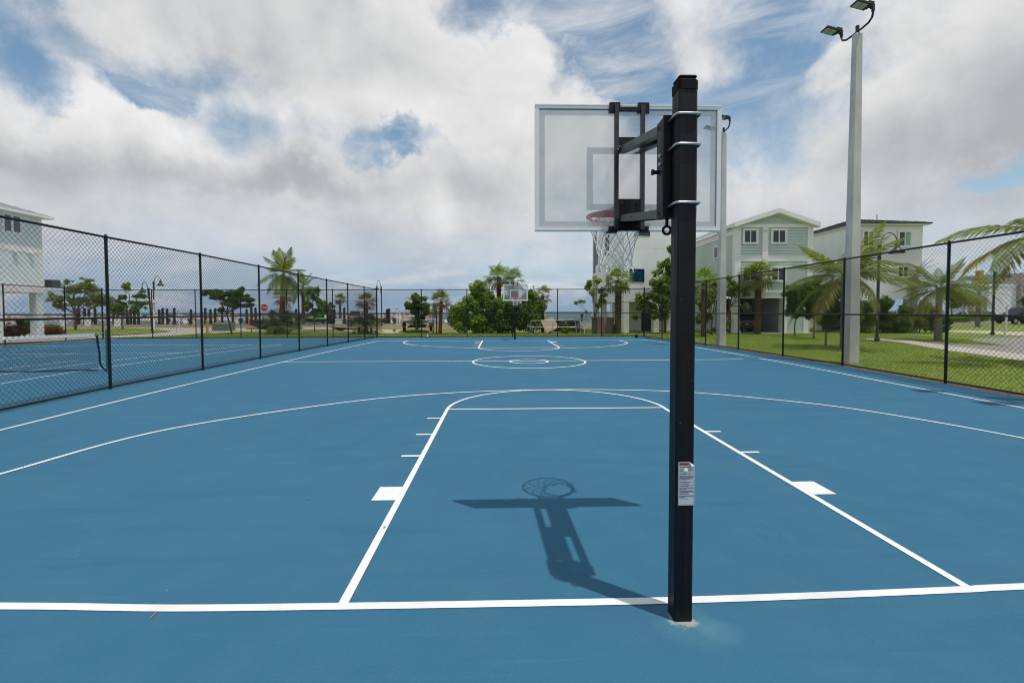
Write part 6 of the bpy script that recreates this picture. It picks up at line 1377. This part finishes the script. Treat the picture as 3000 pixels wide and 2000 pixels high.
sheet_at('plywood_sheet', 'greyish plywood sheet on the left of three upright sheets', [(1734, 929), (1752, 929.5), (1752, 978), (1733, 977)], yb+.1, yb+.42, 'plywood_grey'); sheet_at('plywood_sheet', 'reddish lit plywood sheet in the middle of three upright sheets', [(1749.5, 928.5), (1778, 928), (1772.5, 977.5), (1750, 978)], yb, yb+.34, 'plywood_red'); sheet_at('plywood_sheet', 'brown plywood sheet on the right of three upright sheets', [(1777, 928), (1800, 930), (1795, 978.5), (1770, 978)], yb+.08, yb+.40, 'plywood_grey')
sheet_at('black_panel', 'black folded panel leaning beside the stout fan palm', [(1797, 951), (1802, 949), (1806, 977), (1795, 977.5)], yb-.1, yb+.2, 'plastic_dark', cat='panel')
c = G(1750, 966); T = thing('work_table', 'white work table behind the upright plywood sheets', 'table', (c[0], c[1], 0)); tz = AY(1750, 920.5, c[1])[2]; MB().bb(-.42, .42, -.25, .25, tz-.05, tz).build('table_top', M('trim_white'), T)
for sx_ in (-1, 1):
    for sy_ in (-1, 1): MB().tube([(sx_*.36, sy_*.2, 0), (sx_*.36, sy_*.2, tz-.05)], .02, 6).build('leg', M('galv'), T)
yb = G(1650, 979)[1]; o = Vector((*G(1650, 979)[:2], 0)); mb = MB(); q = lambda u, v: Vector(AY(u, v, yb))-o
T = thing('pipe_frame', 'leaning galvanised pipe frame of an old fence in the grass', 'pipe frame', o)
for nm, a, b, r in (('upright', (1617, 938), (1621.5, 979), .022), ('upright', (1683.5, 935), (1690, 979.5), .026), ('rail', (1556, 939.5), (1683, 935.5), .018), ('rail', (1553, 958.5), (1686, 958.0), .016), ('upright', (1556, 939.5), (1552, 978), .02)): MB().tube([q(*a), q(*b)], r, 6).build(nm, M('galv'), T)
c = G(1713, 977.5); T = thing('garden_chair', 'white plastic garden chair in front of the far fence grass', 'chair', (c[0], c[1], 0), R(35)); w_ = M('canvas_white')
MB().box((0, 0, .40), (.46, .44, .03)).build('seat', w_, T); mb = MB()
for k in range(5): mb.box((-.18+k*.09, .23, .66), (.055, .025, .46), rot=Euler((-.2, 0, 0)).to_matrix())
mb.box((0, .275, .88), (.46, .03, .06)); mb.build('backrest', w_, T)
for sx_ in (-1, 1):
    for sy_ in (-1, 1): MB().tube([(sx_*.20, sy_*.19, .40), (sx_*.24, sy_*.23, 0)], .018, 6).build('leg', w_, T)
    MB().tube([(sx_*.23, -.20, .40), (sx_*.25, -.18, .62), (sx_*.24, .24, .64)], .016, 6).build('armrest', w_, T)
c = G(1557, 977.5); T = thing('bicycle', 'small bicycle leaning in the grass at the end of the bushes', 'bicycle', (c[0], c[1], 0), R(65))
for y in (-.38, .38):
    w_ = MB().tube([(0, y+.26*math.cos(a), .26+.26*math.sin(a)) for a in np.linspace(0, 6.283, 20, endpoint=False)], .022, 5, closed=True).build('wheel', M('tyre'), T); mb = MB()
    for k in range(8): a = k*math.pi/4; mb.tube([(0, y, .26), (0, y+.25*math.cos(a), .26+.25*math.sin(a))], .003, 3)
    mb.build('spokes', M('galv'), w_)
MB().tube([(0, -.38, .26), (0, -.12, .58), (0, .28, .60), (0, -.05, .24), (0, -.38, .26)], .016, 6).tube([(0, -.05, .24), (0, -.14, .64)], .016, 6).tube([(0, .38, .26), (0, .26, .72)], .016, 6).build('frame', M('canvas_white'), T); MB().bbox((0, -.15, .66), (.12, .22, .05), .02).build('saddle', M('rubber'), T); MB().tube([(-.22, .20, .76), (0, .26, .73), (.22, .20, .76)], .012, 6).build('handlebar', M('rubber'), T)
c = G(1562, 962); T = thing('loader', 'yellow loader mostly hidden behind the bushes', 'loader', (c[0], c[1], 0), R(80)); ly = mat('loader_yellow', (.55, .30, .02), .5, .4)
MB().bbox((0, 0, .95), (1.3, 2.4, .7), .06).build('body', ly, T); mb = MB().bbox((0, -.2, 1.95), (1.0, 1.0, .08), .02); [mb.tube([(sx_*.45, y, 1.3), (sx_*.45, y, 1.93)], .04, 5) for sx_ in (-1, 1) for y in (-.6, .2)]; mb.build('cab', ly, T)
for y in (-.8, .8):
    for s in (-1, 1): MB().tube([(s*.55, y, .42), (s*.85, y, .42)], .42, 14).build('wheel', M('tyre'), T)
mb = MB().tube([(-.6, .6, 1.2), (-.6, 1.9, .6)], .07, 5).tube([(.6, .6, 1.2), (.6, 1.9, .6)], .07, 5); mb.build('arm', ly, T); MB().extx([(1.8, .15), (2.5, .15), (2.0, .4), (1.9, .85), (1.8, .85)], -.9, .9).build('bucket', ly, T)
c = G(1566, 958); T = thing('boat_hoist', 'grey boat hoist arm rising above the bushes right of the far backboard', 'hoist', (c[0], c[1], 0)); q = lambda u, v: Vector(AY(u, v, c[1]))-Vector((c[0], c[1], 0))
MB().tube([q(1566, 958), q(1565.5, 852), q(1563, 835)], .05, 6).build('mast', M('galv'), T); MB().tube([q(1500, 834), q(1547, 834.5), q(1563, 836)], .035, 6).build('arm', M('galv'), T); MB().tube([q(1500, 846), q(1548, 846.5), q(1565, 848)], .035, 6).build('arm', M('galv'), T); MB().tube([q(1561, 836), q(1561.5, 846)], .03, 6).build('strut', M('galv'), T)
c = AY(1717, 915, 150); T = thing('day_beacon', 'red triangular channel marker far out on the water', 'channel marker', (c[0], c[1], -.95)); MB().tube([(0, 0, -1), (0, 0, 2.2)], .12, 6).build('pile', M('piling_wood'), T); MB().exty([(-.62, 1.9), (.62, 1.9), (0, 3.3)], -.2, -.12).build('triangle', M('sign_red'), T)
# right side bits
c = G(2944, 980.5); T = thing('white_post', 'white pipe post with a side arm at the round drive', 'post', (c[0], c[1], 0)); h = AY(2948, 897, c[1])[2]; MB().tube([(0, 0, -.1), (.10, 0, h)], .055, 8).tube([(.09, 0, h-.16), (-.62, 0, h-.17)], .028, 6).build('pipe', M('canvas_white'), T); MB().lathe([(.07, 0), (.08, .05), (.03, .12)], 10, (.09, 0, h)).build('cap', M('canvas_white'), T)
c = G(2775, 947); T = thing('fire_hydrant', 'orange fire hydrant by the far kerb', 'hydrant', (c[0], c[1], 0)); MB().lathe([(.16, 0), (.16, .05), (.11, .08), (.11, .45), (.14, .47), (.12, .55), (.05, .66)], 12).tube([(-.2, 0, .38), (.2, 0, .38)], .055, 8).build('body', mat('hydrant_orange', (.50, .10, .03), .5, .4), T); MB().tube([(0, -.17, .33), (0, .0, .33)], .07, 8).build('outlet', M('hydrant_orange'), T)
# balls at the far fence
def ball(name, label, u, v, r, m_, seam=None, dx=0):
    c = G(u, v); T = thing(name, label, 'ball', (c[0], c[1], r), rng.uniform(0, 3), 'balls lying at the far fence')
    mb = MB().lathe([(r*math.sin(a)+1e-4, -r*math.cos(a)) for a in np.linspace(0, math.pi, 15)], 22); mb.build('shell', M(m_), T, smooth=True)
    if seam:
        for k in range(3):
            Mx = Euler((R(90) if k else R(20), R(25), R(90)*k)).to_matrix(); MB().tube([Mx @ Vector((r*1.001*math.cos(a), r*1.001*math.sin(a), 0)) for a in np.linspace(0, 6.283, 30, endpoint=False)], r*(.03 if seam != 'stripe' else .15), 5, closed=True).build('seam' if seam != 'stripe' else 'stripe', M('ink'), T)
mat('ball_orange', (.47, .20, .13), .7, .3, var=.08, vscale=14); mat('ball_black', (.016, .017, .022), .6, .3); mat('ball_white', (.66, .66, .64), .6, .3)
ball('ball', 'dark ball on the court edge left of the corner post', 1864.5, 989.2, .118, 'ball_black', 'seam'); ball('ball', 'faded orange basketball at the far right corner of the court', 1898.5, 990.0, .121, 'ball_orange', 'seam'); ball('ball', 'black and white striped ball lying by the far fence on the left', 1252.5, 989.6, .112, 'ball_white', 'stripe')
# litter on the court
mat('dry_leaf', (.26, .19, .11), .9, .1); mat('twig', (.40, .22, .09), .9, .1); mat('petal', (.62, .62, .58), .8, .2)
A = G(438, 1814); B = G(459, 1793); tag(MB().tube([(0, 0, .004), (B[0]-A[0], B[1]-A[1], .006)], .0028, 5).build('twig', M('twig'), loc=(A[0], A[1], 0)), 'thin brown twig lying just below the near baseline', 'twig')
mb = MB(); 
for k in range(45):
    x, y = rng.uniform(-7.5, 7.5), rng.uniform(-1.0, 11); a = rng.uniform(0, 6.28); s = rng.uniform(.006, .022); d = np.array([math.cos(a), math.sin(a)])*s; e = np.array([-d[1], d[0]])*.4
    mb.add([(x-d[0], y-d[1], .0065), (x+e[0], y+e[1], .008), (x+d[0], y+d[1], .009), (x-e[0], y-e[1], .0075)], [(0, 3, 2, 1)])
mb.build('leaf_litter', M('dry_leaf'), kind='stuff')
mb = MB()
for k in range(9):
    x, y = rng.uniform(-7.5, 7.5), rng.uniform(-.5, 12); s = rng.uniform(.005, .012); mb.add([(x-s, y, .0065), (x, y-s*.6, .008), (x+s, y, .0075), (x, y+s*.7, .009)], [(0, 1, 2, 3)])
mb.build('petal_litter', M('petal'), kind='stuff')
mb = MB()
for k in range(2600):
    i = rng.integers(0, len(FR)-1); t = rng.random(); x = FR[i][0]+(FR[i+1][0]-FR[i][0])*t+rng.uniform(-.08, .30); y = FR[i][1]+(FR[i+1][1]-FR[i][1])*t; a = rng.uniform(0, 6.28); s = rng.uniform(.012, .04); d = np.array([math.cos(a), math.sin(a)])*s; e = np.array([-d[1], d[0]])*.45
    mb.add([(x-d[0], y-d[1], .0), (x+e[0], y+e[1], rng.uniform(0, .02)), (x+d[0], y+d[1], rng.uniform(0, .02)), (x-e[0], y-e[1], .002)], [(0, 3, 2, 1)])
mb.build('dead_leaves', M('dry_leaf'), kind='stuff')
